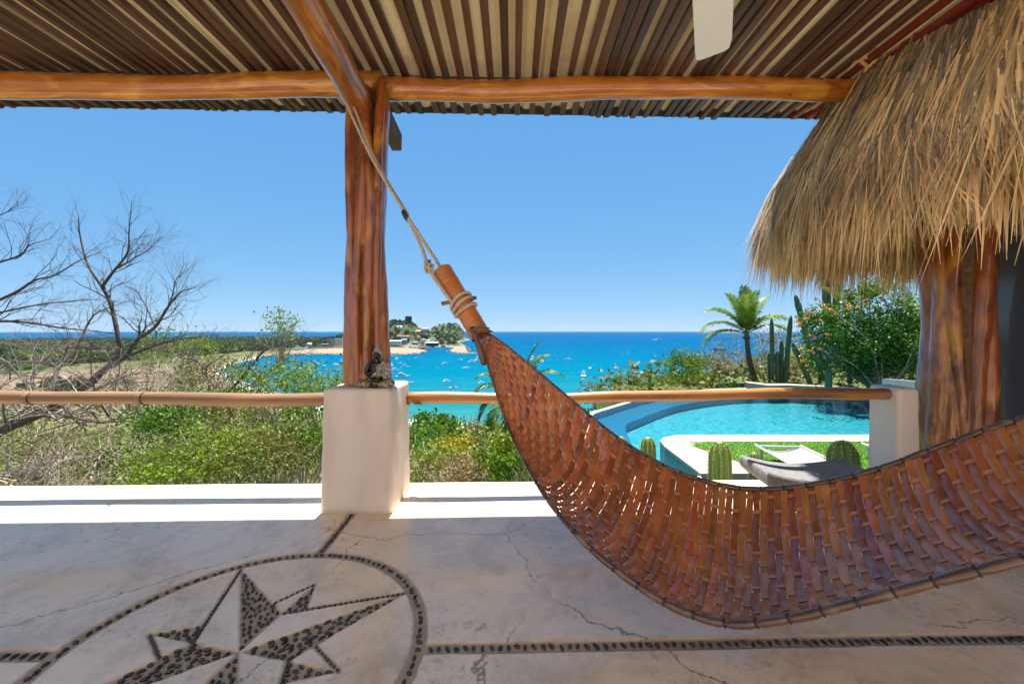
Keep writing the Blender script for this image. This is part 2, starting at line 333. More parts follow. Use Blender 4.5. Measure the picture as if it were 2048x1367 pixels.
mp = N.new('ShaderNodeMapping'); mp.inputs['Scale'].default_value = (0.05, 0.16, 1); L.new(tc.outputs['Object'], mp.inputs['Vector'])
bp = N.new('ShaderNodeBump'); bp.inputs['Strength'].default_value = 0.5; bp.inputs['Distance'].default_value = 1.2
L.new(cn(1.0, 6, 0.65, 0.4, mp.outputs[0]), bp.inputs['Height']); L.new(bp.outputs[0], B.inputs['Normal'])
# pool water: clear, tinted, mirror-like by angle
m = bpy.data.materials.new('pool_water'); m.use_nodes = True; MATS['pool_water'] = m; N, L = m.node_tree.nodes, m.node_tree.links
for n in list(N): N.remove(n)
o_ = N.new('ShaderNodeOutputMaterial'); tr = N.new('ShaderNodeBsdfTransparent'); tr.inputs[0].default_value = (0.72, 0.95, 0.97, 1)
gl = N.new('ShaderNodeBsdfGlossy'); gl.inputs['Roughness'].default_value = 0.04; fr = N.new('ShaderNodeFresnel'); fr.inputs[0].default_value = 1.13
tc = N.new('ShaderNodeTexCoord'); bp = N.new('ShaderNodeBump'); bp.inputs['Strength'].default_value = 0.5; bp.inputs['Distance'].default_value = 0.02
mp = N.new('ShaderNodeMapping'); mp.inputs['Scale'].default_value = (5.5, 5.5, 1); L.new(tc.outputs['Object'], mp.inputs['Vector'])
L.new(cn(1.4, 3, 0.5, 0.6, mp.outputs[0]), bp.inputs['Height']); L.new(bp.outputs[0], gl.inputs['Normal']); L.new(bp.outputs[0], fr.inputs['Normal'])
ms = N.new('ShaderNodeMixShader'); L.new(fr.outputs[0], ms.inputs[0]); L.new(tr.outputs[0], ms.inputs[1]); L.new(gl.outputs[0], ms.inputs[2]); L.new(ms.outputs[0], o_.inputs[0])
# dark window glass
N, L, B = nodes_of('glass_dark'); B.inputs['Base Color'].default_value = (0.12, 0.145, 0.19, 1); B.inputs['Roughness'].default_value = 0.08; B.inputs['Specular IOR Level'].default_value = 0.6
# terrain: colour attribute (grass, dry soil, sand) broken up by noise
N, L, B = nodes_of('terrain'); tc = N.new('ShaderNodeTexCoord'); at = N.new('ShaderNodeAttribute'); at.attribute_name = 'ground'
f1 = mapr(cn(0.35, 8, 0.7), 0.35, 0.65, 0.72, 1.25); hs = N.new('ShaderNodeHueSaturation'); L.new(at.outputs['Color'], hs.inputs['Color']); L.new(f1, hs.inputs['Value'])
L.new(hs.outputs[0], B.inputs['Base Color']); B.inputs['Roughness'].default_value = 0.95; B.inputs['Specular IOR Level'].default_value = 0.1
bp = N.new('ShaderNodeBump'); bp.inputs['Strength'].default_value = 0.6; bp.inputs['Distance'].default_value = 0.3; L.new(cn(1.5, 8, 0.7), bp.inputs['Height']); L.new(bp.outputs[0], B.inputs['Normal'])
# ================================================================== THE SETTING
SEA = -50.0
LAND = [(900, 150), (300, 185), (100, 200), (-24, 215), (-70, 228), (-130, 265), (-200, 330), (-267, 393), (-380, 520), (-440, 640), (-490, 790), (-515, 893),
        (-400, 898), (-300, 893), (-230, 890), (-207, 930), (-205, 1000), (-230, 1100), (-300, 1180), (-320, 1240), (-270, 1290), (-205, 1310), (-168, 1210),
        (-166, 1060), (-150, 985), (-128, 935), (-100, 915), (-92, 925), (-110, 1050), (-150, 1350), (-190, 1560), (-225, 1750), (-240, 1900), (-235, 2150),
        (-240, 2350), (-330, 2600), (-700, 2700), (-1300, 2750), (-1585, 2800), (-2626, 2103), (-5000, 1500), (-9000, 1500), (-9000, -3000), (900, -3000)]
_A = np.array(LAND, float); _B = np.roll(_A, -1, axis=0)
def coast(X, Y):
    """signed distance to the shore, positive on land"""
    X = np.asarray(X, float); Y = np.asarray(Y, float); sh = X.shape; P = np.stack([X.ravel(), Y.ravel()], 1)
    best = np.full(len(P), 1e18); ins = np.zeros(len(P), bool)
    for a, b in zip(_A, _B):
        d = b - a; t = np.clip(((P - a) @ d) / (d @ d), 0, 1); q = P - (a + t[:, None] * d); best = np.minimum(best, (q * q).sum(1))
        c = (a[1] > P[:, 1]) != (b[1] > P[:, 1])
        with np.errstate(divide='ignore', invalid='ignore'):
            xi = (b[0] - a[0]) * (P[:, 1] - a[1]) / (b[1] - a[1]) + a[0]
        ins ^= c & (P[:, 0] < xi)
    return (np.sqrt(best) * np.where(ins, 1, -1)).reshape(sh)
def wob(X, Y, s):
    return np.sin(X * s + 1.3 * np.sin(Y * s * 0.7)) * np.cos(Y * s * 1.1 + 0.8 * np.sin(X * s * 0.9 + 2))
HILLS = [(-350, 1400, 50, 80, 120), (-250, 1520, 30, 62, 120), (-420, 1420, 40, 90, 120), (-560, 1560, 34, 130, 130), (-395, 2300, 84, 92, 150), (-300, 2280, 45, 45, 120)]
def hgt(X, Y):
    X = np.asarray(X, float); Y = np.asarray(Y, float); d = coast(X, Y)
    z = SEA + np.where(d > 0, 3.6 * sm(d, 0, 22), np.maximum(d * 0.12, -4.0))
    m = sm(d, 0, 60)
    hh = 0
    for (cx, cy, h, sx, sy) in HILLS:
        hh = hh + h * np.exp(-((X - cx) / sx) ** 2 - ((Y - cy) / sy) ** 2)
    z = z + hh * sm(d, 0, 45) * (1 + 0.10 * wob(X, Y, 0.03)) + m * 1.2 * wob(X, Y, 0.02)
    near = -2.4 - 0.235 * np.maximum(Y - 4, 0) - 0.02 * np.maximum(-X - 6, 0) + 0.8 * wob(X, Y, 0.11) * sm(Y, 8, 30)
    pit = sm(X, 0.9, 1.5) * (1 - sm(X, 14.0, 14.6)) * (1 - sm(Y, 17.6, 18.6)); right = -1.35 - 0.40 * np.maximum(Y - 21.5, 0) + 0.10 * np.maximum(X - 8, 0) * sm(Y, 15, 25) - 1.9 * pit
    k = sm(X - 0.10 * Y, 1.6, 3.4); near = near * (1 - k) + right * k
    z = np.where((Y < 320) & (d > -5), np.maximum(z, np.minimum(near, 30) * sm(d, -5, 25) + z * (1 - sm(d, -5, 25))), z)
    return z
def field_mask(X, Y):
    return sm(1.15 - ((X + 380) / 165) ** 2 - ((Y - 440) / 120) ** 2, 0, 0.12)
NA, NR = 300, 240
ang = np.radians(np.linspace(-82, 82, NA)); rad_ = 3.75 * (9500 / 3.75) ** (np.linspace(0, 1, NR))
R_, A_ = np.meshgrid(rad_, ang, indexing='ij'); TX, TY = R_ * np.sin(A_), R_ * np.cos(A_) + 0.0
TY = np.maximum(TY, 3.72 + 0.0226 * TX); TD = coast(TX, TY); TZ = hgt(TX, TY)
g = G(); g.grid(np.stack([TX, TY, TZ], 2))
ter = g.build('terrain', 'terrain', smooth=True); tag(ter, 'dry green hillside and low coastal plain running down to the bay', kind='structure')
sandm = np.maximum(sm(TD, 16, 6), ((TX > -520) & (TX < -180) & (TY > 870) & (TY < 1135)) * 1.0); sandm = np.maximum(sandm, ((TX > -180) & (TX < -85) & (TY > 900) & (TY < 1290)) * 0.95)
cl = np.zeros(TX.shape + (4,)); cl[..., 3] = 1
base = np.array([0.105, 0.125, 0.045]); dry = np.array([0.27, 0.205, 0.125]); sand = np.array([0.30, 0.225, 0.155]); fld = np.array([0.20, 0.140, 0.090]); rock = np.array([0.10, 0.085, 0.08])
kk = (0.5 + 0.5 * wob(TX, TY, 0.06))[..., None] * (sm(TY, 10, 60) * (1 - .7 * sm(TY, 200, 300)))[..., None] * 0.6
cc = base * (1 - kk) + dry * kk
cliff = (sm(np.abs(np.gradient(TZ, axis=0) / np.maximum(np.gradient(R_, axis=0), 1e-6)), 0.35, 0.8) * (TY > 1200))[..., None]; cc = cc * (1 - cliff) + rock * cliff
hm = ((TY > 1180) & (TX > -900))[..., None] * .85; cc = cc * (1 - hm) + np.array([.055, .075, .030]) * hm
fm = field_mask(TX, TY)[..., None]; cc = cc * (1 - fm) + fld * fm
cc = cc * (1 - sandm[..., None]) + sand * sandm[..., None]; cl[..., :3] = cc
at_ = ter.data.color_attributes.new('ground', 'FLOAT_COLOR', 'POINT'); at_.data.foreach_set('color', cl.reshape(-1))
# level hilltop behind the terrace, added unseen to block sky light from below
g = G(); g.add([(-400, -500, -.36), (400, -500, -.36), (400, 3.3, -.36), (-400, 3.3, -.36)], [(0, 1, 2, 3)]); hb = g.build('hilltop', 'terrain'); tag(hb, kind='structure')
at_ = hb.data.color_attributes.new('ground', 'FLOAT_COLOR', 'POINT'); at_.data.foreach_set('color', [.2, .17, .09, 1] * 4)
# the sea, out to the horizon
g = G(); ra = np.concatenate([[0], 60 * (24000 / 60) ** np.linspace(0, 1, 60)]); an = np.radians(np.linspace(-100, 100, 61))
R2, A2 = np.meshgrid(ra, an, indexing='ij'); g.grid(np.stack([R2 * np.sin(A2), R2 * np.cos(A2), np.full(R2.shape, SEA)], 2))
tag(g.build('sea', 'sea_water'), 'turquoise bay opening to deep blue sea', kind='structure')
# surf along the near beaches
n = 5200; ii = RNG.choice([2, 3, 4, 5, 6, 7, 8, 9], n); a, b = _A[ii], _B[ii]; d = b - a; nrm = np.stack([d[:, 1], -d[:, 0]], 1) / np.linalg.norm(d, axis=1)[:, None]
p = a + d * RNG.random(n)[:, None]; off = RNG.choice([0.5, 4.0, 9.0], n, p=[0.6, 0.28, 0.12]) + 1.2 * np.sin(p[:, 0] * 0.09) + RNG.normal(size=n) * 0.9
q = p + nrm * off[:, None]; q = np.where((coast(q[:, 0], q[:, 1]) > 0)[:, None], p - nrm * off[:, None], q); pts = np.column_stack([q, SEA + 0.12 + RNG.random(n) * 0.1])
n = len(pts); th = RNG.uniform(0, 2 * PI, n); L1 = RNG.uniform(0.5, 2.4, n); L2 = RNG.uniform(0.3, 1.0, n)
u = np.stack([np.cos(th) * L1, np.sin(th) * L1, 0 * th], 1); v = np.stack([-np.sin(th) * L2, np.cos(th) * L2, 0 * th], 1)
g = G(); g.quads(np.stack([pts - u, pts + v, pts + u, pts - v], 1)); tag(g.build('surf_foam', 'foam'), 'white surf breaking along the near beach', kind='stuff')

n = 300; Yc = RNG.uniform(230, 1400, n); Xc = Yc * RNG.uniform(-.42, .55, n); kc = coast(Xc, Yc) < -12; Xc, Yc = Xc[kc], Yc[kc]; n = len(Xc); C = np.stack([Xc, Yc, np.full(n, SEA + .15)], 1); u = np.stack([RNG.uniform(.2, .6, n) * (Yc / 600), RNG.normal(size=n) * .1, 0 * Xc], 1); v = np.stack([0 * Xc, RNG.uniform(.2, .5, n) * (Yc / 500), .12 + 0 * Xc], 1)
g = G(); g.quads(np.stack([C - u, C + v, C + u, C - v], 1)); tag(g.build('whitecaps', 'foam'), 'small white wave crests scattered over the bay', kind='stuff')

# ------------------------------------------------------------------ terrace floor with the pebble compass rose
YAW = math.radians(1.3); RC = Vector((-1.107, 1.663, 0)); CY, SY_ = math.cos(YAW), math.sin(YAW)
def t2w(x, y, z=0.0): return Vector((RC.x + x * CY - y * SY_, RC.y + x * SY_ + y * CY, z))
EDGE = 1.84; STAR0 = math.radians(32.8 - 1.3)
def pol(a, r): return np.array([math.cos(a) * r, math.sin(a) * r])
TRI, LINES = [], []
for k in range(4):
    a = STAR0 + k * PI / 2; b = a + PI / 4
    tip, cw, ccw = pol(a, 0.69), pol(a - PI / 4, 0.232), pol(a + PI / 4, 0.232)
    TRI.append((tip, np.zeros(2), cw)); LINES.append((tip, ccw, 0.0105))
    tp, l, r, bs = pol(b, 0.458), pol(b + 0.323, 0.295), pol(b - 0.323, 0.295), pol(b, 0.232)
    TRI.append((tp, bs, r)); LINES.append((tp, l, 0.0085))
def seg_d(P, a, b):
    d = b - a; t = np.clip(((P - a) @ d) / (d @ d), 0, 1); return np.linalg.norm(P - (a + t[..., None] * d), axis=-1)
def tri_d(P, T):
    """negative inside"""
    d = np.minimum(np.minimum(seg_d(P, T[0], T[1]), seg_d(P, T[1], T[2])), seg_d(P, T[2], T[0])); s = []
    for i in range(3):
        a, b = T[i], T[(i + 1) % 3]; s.append((b[0] - a[0]) * (P[..., 1] - a[1]) - (b[1] - a[1]) * (P[..., 0] - a[0]))
    ins = ((s[0] > 0) & (s[1] > 0) & (s[2] > 0)) | ((s[0] < 0) & (s[1] < 0) & (s[2] < 0)); return np.where(ins, -d, d)
def mortar_sdf(P):
    r = np.linalg.norm(P, axis=-1); d = np.abs(r - 0.720) - 0.031
    x, y = P[..., 0], P[..., 1]
    d = np.minimum(d, np.where(r > 0.7, np.minimum(np.abs(y) - 0.029, np.where(y > 0, np.abs(x) - 0.026, 1)), 1))
    for T in TRI: d = np.minimum(d, tri_d(P, T))
    for a, b, w in LINES: d = np.minimum(d, seg_d(P, a, b) - w)
    return d
xs = np.unique(np.concatenate([np.linspace(-5.5, -0.85, 60), np.linspace(-0.85, 0.85, 230), np.linspace(0.85, 6.2, 90)]))
ys = np.unique(np.concatenate([np.linspace(-10.5, -0.8, 30), np.linspace(-0.8, 0.8, 215), np.linspace(0.8, EDGE, 40)]))
FX, FY = np.meshgrid(xs, ys); FP = np.stack([FX, FY], 2)
wb = 0.0022 * wob(FX, FY, 60) + 0.0016 * wob(FX, FY, 140)
SD = mortar_sdf(FP) + wb; MK = sm(SD, 0.0035, -0.0035); FZ = -0.0075 * MK + 0.0012 * wob(FX, FY, 3.1) + 0.0018 * sm(np.abs(SD - 0.006), 0.006, 0.0)
g = G(); g.grid(np.stack([FX, FY, FZ], 2))
x0, x1 = xs[0], xs[-1]
g.add([(x, EDGE, z) for x, z in zip(xs, FZ[-1])] + [(x, EDGE + 0.012, z - 0.02) for x, z in zip(xs, FZ[-1])] + [(x, EDGE + 0.012, -0.32) for x in xs],
      [(i, i + 1, len(xs) + i + 1, len(xs) + i) for i in range(len(xs) - 1)] + [(len(xs) + i, len(xs) + i + 1, 2 * len(xs) + i + 1, 2 * len(xs) + i) for i in range(len(xs) - 1)])
floor = g.build('terrace_floor', 'cement', smooth=True, local=True); floor.location = RC; floor.rotation_euler = (0, 0, YAW); tag(floor, kind='structure')
am = floor.data.attributes.new('mortar', 'FLOAT', 'POINT'); full = np.zeros(len(floor.data.vertices)); full[:MK.size] = MK.reshape(-1); am.data.foreach_set('value', full)
# pebbles: (x, y, long radius, short radius, angle)
PB = []
def add_p(x, y, a, b, th): PB.append((x, y, a, b, th))
n = 118
for i in range(n):
    q = 2 * PI * (i + RNG.uniform(-.22, .22)) / n; add_p(math.cos(q) * (0.72 + RNG.normal() * .003), math.sin(q) * (0.72 + RNG.normal() * .003), RNG.uniform(.012, .0185), RNG.uniform(.008, .0115), q + PI / 2 + RNG.normal() * .35 + (PI / 2 if RNG.random() < .35 else 0))
x = 0.775
while x < 4.2:
    add_p(x, RNG.normal() * .003, RNG.uniform(.015, .020), RNG.uniform(.008, .0115), RNG.normal() * .35 + PI * 0.62); x += RNG.uniform(.031, .041)
x = -0.775
while x > -1.4:
    add_p(x, RNG.normal() * .003, RNG.uniform(.016, .021), RNG.uniform(.009, .012), RNG.normal() * .4 + PI * 0.4); x -= RNG.uniform(.033, .041)
y = 0.765
while y < 1.24:
    add_p(RNG.normal() * .003, y, RNG.uniform(.012, .018), RNG.uniform(.008, .011), RNG.normal() * .5); y += RNG.uniform(.026, .034)
for a, b, w in LINES:
    Ln = np.linalg.norm(b - a); k = int(Ln / 0.0235); d = (b - a) / Ln
    for i in range(k):
        p = a + d * Ln * (i + .6) / k; add_p(p[0], p[1], .0105 * RNG.uniform(.8, 1.15), .0062 * RNG.uniform(.8, 1.1), math.atan2(d[1], d[0]) + RNG.normal() * .3)
acc = []
for T in TRI:
    ax = T[0] - T[1]; th0 = math.atan2(ax[1], ax[0])
    for _ in range(2600):
        r1, r2 = RNG.random(2)
        if r1 + r2 > 1: r1, r2 = 1 - r1, 1 - r2
        p = T[0] + (T[1] - T[0]) * r1 + (T[2] - T[0]) * r2
        if tri_d(p[None], T)[0] > -0.0085: continue
        ca, sa = math.cos(th0), math.sin(th0)
        ok = True
        for q in acc:
            dx, dy = p[0] - q[0], p[1] - q[1]; u_, v_ = dx * ca + dy * sa, -dx * sa + dy * ca
            if (u_ / 0.0315) ** 2 + (v_ / 0.0198) ** 2 < 1: ok = False; break
        if ok: acc.append(p); add_p(p[0], p[1], RNG.uniform(.0100, .0180), RNG.uniform(.0065, .0105), th0 + RNG.normal() * .35)
vis = []
for p in PB:
    w = t2w(p[0], p[1]); px, py = HX + F * w.x / w.y, HY + F * CZ / w.y
    if w.y > 1.2 and -60 < px < 2110 and py < 1420: vis.append((p[2] * p[3] / w.y ** 2.6, p))
vis.sort(key=lambda q: -q[0])
pm = []
for k in range(5):
    g = G(); g.ell((0, 0, 0), (1, 1, 1), 9, 5); me = g.mesh('pebble', smooth=True)
    for v in me.vertices:
        q = math.atan2(v.co.y, v.co.x); s = 1 + 0.13 * math.sin(2 * q + k) + 0.09 * math.sin(3 * q + 2 * k); v.co.x *= s; v.co.y *= s
    me.materials.append(MATS['pebble']); pm.append(me)
for i, (_, p) in enumerate(vis[:296]): inst('pebble', pm[i % 5], floor, (p[0], p[1], -0.0035), (RNG.normal() * .06, RNG.normal() * .06, p[4]), (p[2] * .9, p[3] * .88, 0.0085))
g = G()
for _, p in vis[296:]: g.ell((p[0], p[1], -0.0035), (p[2] * .9, p[3] * .88, 0.0085), 8, 4, Matrix.Rotation(p[4], 3, 'Z'))
o = g.build('small_pebbles', 'pebble', floor, smooth=True, local=True); tag(o, kind='stuff')

# ------------------------------------------------------------------ pool deck, pool, lawn
ZD = -1.1
def gdk(px, py): v = gd(px, py, ZD); return (v.x, v.y)
outer = [(v.x, v.y) for v in spline([(1.75, 8.2, 0), (1.85, 9.6, 0), (2.29, 11.8, 0), (3.04, 12.9, 0), (5.3, 15.3, 0), (7.99, 16.95, 0), (10.1, 17.45, 0)], 40)]
inner = [(10.35, 16.5), (11.2, 16.6), (12.6, 15.9), (13.4, 14.6), (13.6, 12.6), (13.5, 9.45)]
penin = [(x, y) for x, y in [(4.15, 9.45), (3.75, 9.38), (3.45, 9.2), (3.26, 8.9), (3.2, 8.5)]]
pool = [(1.75, 6.93)] + outer + inner + penin + [(3.2, 6.93)]
g = G(); g.prism(pool, ZD - 0.55, ZD - 0.50); bas = g.build('pool_basin', 'pool_tile'); tag(bas, 'turquoise tiled pool floor and walls', kind='structure')
g = G(); k = len(pool)
g.add([(x, y, ZD - 0.50) for x, y in pool] + [(x, y, ZD - 0.07) for x, y in pool], [(i, (i + 1) % k, k + (i + 1) % k, k + i) for i in range(k)]); g.build('pool_wall', 'pool_tile', bas)
def offset(poly, d):
    out = []
    for i, p in enumerate(poly):
        a = np.array(poly[max(i - 1, 0)]); b = np.array(poly[min(i + 1, len(poly) - 1)]); t = (b - a) / np.linalg.norm(b - a); out.append((p[0] + t[1] * d, p[1] - t[0] * d))
    return out
led = offset(outer, 0.95); g = G()
g.grid(np.array([[(x, y, ZD - 0.26) for x, y in outer], [(x, y, ZD - 0.26) for x, y in led], [(x, y, ZD - 0.50) for x, y in led]])); g.build('ledge', 'pool_ledge', bas)
g = G(); g.add([(x, y, ZD - 0.06) for x, y in pool], [tuple(range(k))[::-1]]); tag(g.build('pool_water', 'pool_water'), 'clear turquoise water of the infinity pool', kind='structure')
rim = offset(outer, -0.16); g = G()
g.grid(np.array([[(x, y, ZD - 0.065) for x, y in outer], [(x, y, ZD - 0.05) for x, y in rim], [(x, y, ZD - 1.6) for x, y in rim]])); g.build('infinity_rim', 'coping', bas)
# raised coping along the far right side of the pool
rr = [(9.95, 17.4), (10.35, 16.5), (11.2, 16.6), (12.6, 15.9), (13.4, 14.6), (13.6, 12.6), (13.6, 9.4)]; ro = [(10.2, 18.0), (10.55, 17.1), (11.4, 17.1), (13.0, 16.3), (13.95, 14.8), (14.1, 12.6), (14.1, 9.4)]
g = G(); g.grid(np.array([[(x, y, ZD - 0.5) for x, y in rr], [(x, y, ZD + 0.20) for x, y in rr], [(x, y, ZD + 0.20) for x, y in ro], [(x, y, ZD - 1.0) for x, y in ro]])); g.build('far_coping', 'coping', bas)
deck = [(3.17, 6.9)] + [(3.17, 8.5), (3.23, 8.95), (3.43, 9.25), (3.74, 9.42), (4.15, 9.48), (14.2, 9.48), (14.2, 4.6), (4.25, 4.6), (4.25, 6.9)]
g = G(); g.prism(deck[::-1], ZD - 0.9, ZD); tag(g.build('pool_deck', 'coping'), 'pale cement deck and coping beside the pool', kind='structure')
g = G(); g.box((2.45, 6.84, ZD - 0.45), (1.44, 0.16, 0.80)); g.build('pool_front_wall', 'deck_wall', bas)
turf = [(3.75, 8.55), (4.05, 8.78), (4.5, 8.84), (13.9, 8.84), (13.9, 4.9), (4.40, 4.9), (4.40, 6.98), (4.36, 6.98)]
g = G(); g.prism(turf[::-1], ZD + 0.002, ZD + 0.014); lawn = g.build('lawn', 'turf_base'); tag(lawn, 'bright artificial turf between the pool and the terrace', kind='structure')
P = RNG.uniform((3.8, 6.0), (9.5, 8.82), (52000, 2)); P = P[(P[:, 0] - 3.72 > (8.55 - P[:, 1]) * 0.38) & ((P[:, 1] > 7.0) | (P[:, 0] > 4.42))]
P = np.column_stack([P, np.full(len(P), ZD + 0.012)]); hgh = RNG.uniform(.015, .03, len(P)); th = RNG.uniform(0, PI, len(P)); sd = np.stack([np.cos(th), np.sin(th), 0 * th], 1) * .004; up = np.column_stack([RNG.normal(size=(len(P), 2)) * .008, hgh])
g = G(); g.quads(np.stack([P - sd, P + sd, P + up + sd * .3, P + up - sd * .3], 1)); tag(g.build('turf_blades', 'turf', lawn), kind='stuff')
for px, py, lab in ((1570, 878, 'small pale oval skimmer lid on the pool coping'), (1603, 876, 'larger white oval skimmer lid on the pool coping')):
    c_ = gd(px, py, ZD); g = G(); r = 0.13 if px < 1590 else 0.17; g.tube([(c_.x, c_.y, ZD + .002), (c_.x, c_.y, ZD + .012)], [r, r * .95], 20); g.tube([(c_.x, c_.y, ZD + .011), (c_.x, c_.y, ZD + .018)], [r * .3, r * .28], 12)
    tag(g.build('skimmer_lid', 'boat_white', origin=(c_.x, c_.y, ZD)), lab, 'lid')
# ================================================================== ROOF
YAW2 = 0.0290
ZS = 3.32                                                       # underside of the slats
roof = thing('slatted_roof', (0, 3.3, 3.3), 'dark wooden slat ceiling on varnished round logs over the terrace', 'roof')
sl = []
for wdt, dep in ((.050, .038), (.055, .042), (.046, .036)):
    g = G(); b = 0.004; Lh = 1.6
    A = np.array([[(x, y, z) for (x, z) in ((-wdt / 2, dep), (-wdt / 2, b), (-wdt / 2 + b, 0), (wdt / 2 - b, 0), (wdt / 2, b), (wdt / 2, dep))] for y in np.linspace(-Lh, Lh, 12)])
    g.grid(A); g.add([A[0][i] for i in range(6)], [tuple(range(6))]); g.add([A[-1][i] for i in range(6)], [(5, 4, 3, 2, 1, 0)])
    me = g.mesh('slat'); me.materials.append(MATS['slat_wood']); sl.append(me)
slr = sl[0].copy(); slr.materials.clear(); slr.materials.append(MATS['slat_red'])
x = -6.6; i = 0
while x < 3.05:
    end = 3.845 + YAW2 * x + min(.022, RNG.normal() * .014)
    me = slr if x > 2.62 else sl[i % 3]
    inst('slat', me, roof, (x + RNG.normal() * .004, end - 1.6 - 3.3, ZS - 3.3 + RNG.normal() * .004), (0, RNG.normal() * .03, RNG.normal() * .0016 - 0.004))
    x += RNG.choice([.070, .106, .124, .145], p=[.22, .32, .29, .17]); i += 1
for yy, lab in ((3.36, ''), (1.85, ''), (0.75, '')):
    g = G(); g.box((-1.7, yy, ZS + .052), (9.8, .06, .026), rz=YAW2); g.build('purlin', 'purlin_red', roof)
# corrugated metal sheets above
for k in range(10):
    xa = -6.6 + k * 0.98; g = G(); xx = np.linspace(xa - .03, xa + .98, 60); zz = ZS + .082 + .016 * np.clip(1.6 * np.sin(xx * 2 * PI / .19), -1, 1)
    g.grid(np.array([[(x_, y_ + YAW2 * x_, z_ + (.004 if k % 2 else 0)) for x_, z_ in zip(xx, zz)] for y_ in (0.62, 2.2, 3.86)])); g.build('roof_sheet', 'sheet_beige', roof)  # roof cut short near the viewpoint so sun bounces in from behind
g = G(); g.box((-1.75, 3.872 - YAW2 * 1.75, ZS + .088), (9.8, .012, .130), rz=YAW2); g.build('eave_strip', 'sheet_edge', roof)
def log(g, a, b, r, n=40, wav=.012, seg=18, knots=()):
    a, b = Vector(a), Vector(b); ph = [random.uniform(0, 6) for _ in range(6)]
    P, R = [], []
    for i in range(n):
        t = i / (n - 1); p = a.lerp(b, t); p = p + Vector((0, wav * math.sin(9 * t + ph[0]), wav * math.sin(7 * t + ph[1]) + .4 * wav * math.sin(19 * t + ph[2])))
        P.append(p); R.append(r * (1 + .045 * math.sin(15 * t + ph[3]) + .03 * math.sin(37 * t + ph[4])))
    g.tube(P, R, seg); return g
g = log(G(), (-6.4, 3.10, 3.175), (-1.02, 3.235, 3.222), .092); g.build('log_beam', 'log_varnish', roof, smooth=True)
g = log(G(), (-1.03, 3.262, 3.222), (3.0, 3.345, 3.268), .086); bm = g.build('log_beam', 'log_varnish', roof, smooth=True)
g = G()
for px, py in ((1643, 159), (1580, 190), (800, 172), (1205, 177)):
    p = pt(px, py, 3.25); g.ell((p.x, p.y - .004, p.z), (.012, .012, .010), 10, 6)
g.build('knots', 'bark_wrap', bm, smooth=True)
g = G(); PP = spline([(-1.06, .45, 3.065), (-1.07, 0.9, 3.06), (-1.085, 1.6, 3.05), (-1.105, 2.3, 3.04), (-1.135, 2.85, 3.02), (-1.14, 3.10, 3.0)], 40)
g.tube(PP, [.122 - .028 * (i / 39) + .004 * math.sin(i * .8) for i in range(40)], 20); g.build('log_rafter', 'log_varnish_y', roof, smooth=True)
g = G(); g.box((-1.045, 3.52, 3.03), (.085, .42, .15), m=Matrix.Rotation(-.12, 3, 'X')); g.build('rafter_tail', 'bark', roof)

# ------------------------------------------------------------------ columns made of fused trunks
def fused_trunk(name, strands, z0, z1, cx, cy, core, m, parent=None, origin=None, nz=110, nt=150, sq=1.0, curve=None):
    """strands: (angle, offset, radius, sway amplitude, phase, twist)"""
    th = np.linspace(0, 2 * PI, nt, endpoint=False); rows = []
    for iz in range(nz):
        t = iz / (nz - 1); z = z0 + (z1 - z0) * t; r = np.full(nt, core)
        for (a, d, rr, amp, ph, tw) in strands:
            aa = a + tw * t + amp * math.sin(5.2 * t + ph); dd = d * (1 + .10 * math.sin(7 * t + ph * 2)); r_ = rr * (1 + .13 * math.sin(6.3 * t + ph) + .05 * math.sin(17 * t + ph * 3)) * (1 + .12 * max(0, 1 - t * 6))
            dl = th - aa; disc = r_ * r_ - (dd * np.sin(dl)) ** 2; q = np.where(disc > 0, dd * np.cos(dl) + np.sqrt(np.maximum(disc, 0)), 0); r = np.maximum(r, q)
        for _ in range(1): r = r * .7 + .15 * (np.roll(r, 1) + np.roll(r, -1))
        r = r * (1 + .012 * np.sin(th * 9 + t * 21) * np.sin(t * 40 + th * 3))
        ox, oy = curve(t) if curve else (0, 0)
        rows.append(np.stack([cx + ox + r * np.cos(th), cy + oy + r * np.sin(th) * sq, np.full(nt, z)], 1))
    A = np.array(rows); A = np.concatenate([A, A[:, :1]], 1); g = G(); g.grid(A)
    g.add(A[-1, :-1], [tuple(range(nt))])
    return g.build(name, m, parent, smooth=True, origin=origin)
D = math.radians
col = thing('trunk_column', (-1.12, 3.2, .885), 'varnished column of fused tree trunks standing on the white plaster pedestal', 'column')
fused_trunk('trunk', [(D(192), .105, .056, .08, 0.3, .2), (D(226), .122, .036, .10, 1.2, -.2), (D(255), .118, .036, .16, 3.2, .30), (D(296), .120, .038, .20, 4.6, -.25), (D(325), .122, .036, .12, 2.2, .15), (D(353), .105, .055, .08, .6, -.1), (D(60), .07, .10, .1, 1, .1), (D(130), .07, .09, .1, 2, 0)],
            .84, 3.12, -1.12, 3.2, .060, 'trunk_varnish', col, curve=lambda t: (-.012 * math.sin(3.2 * t), 0))
g = G(); g.tube([(-1.12, 3.2, .86), (-1.125, 3.195, 1.9), (-1.12, 3.2, 3.1)], [.112, .110, .112], 28); g.build('heartwood', 'bark_wrap', col, smooth=True)
g = G(); g.tube(spline([(-1.01, 3.08, 2.35), (-1.00, 3.07, 2.75), (-.985, 3.085, 3.05), (-.985, 3.10, 3.19)], 24), [.03, *[.036] * 22, .03], 12); g.build('side_stem', 'trunk_varnish', col, smooth=True)

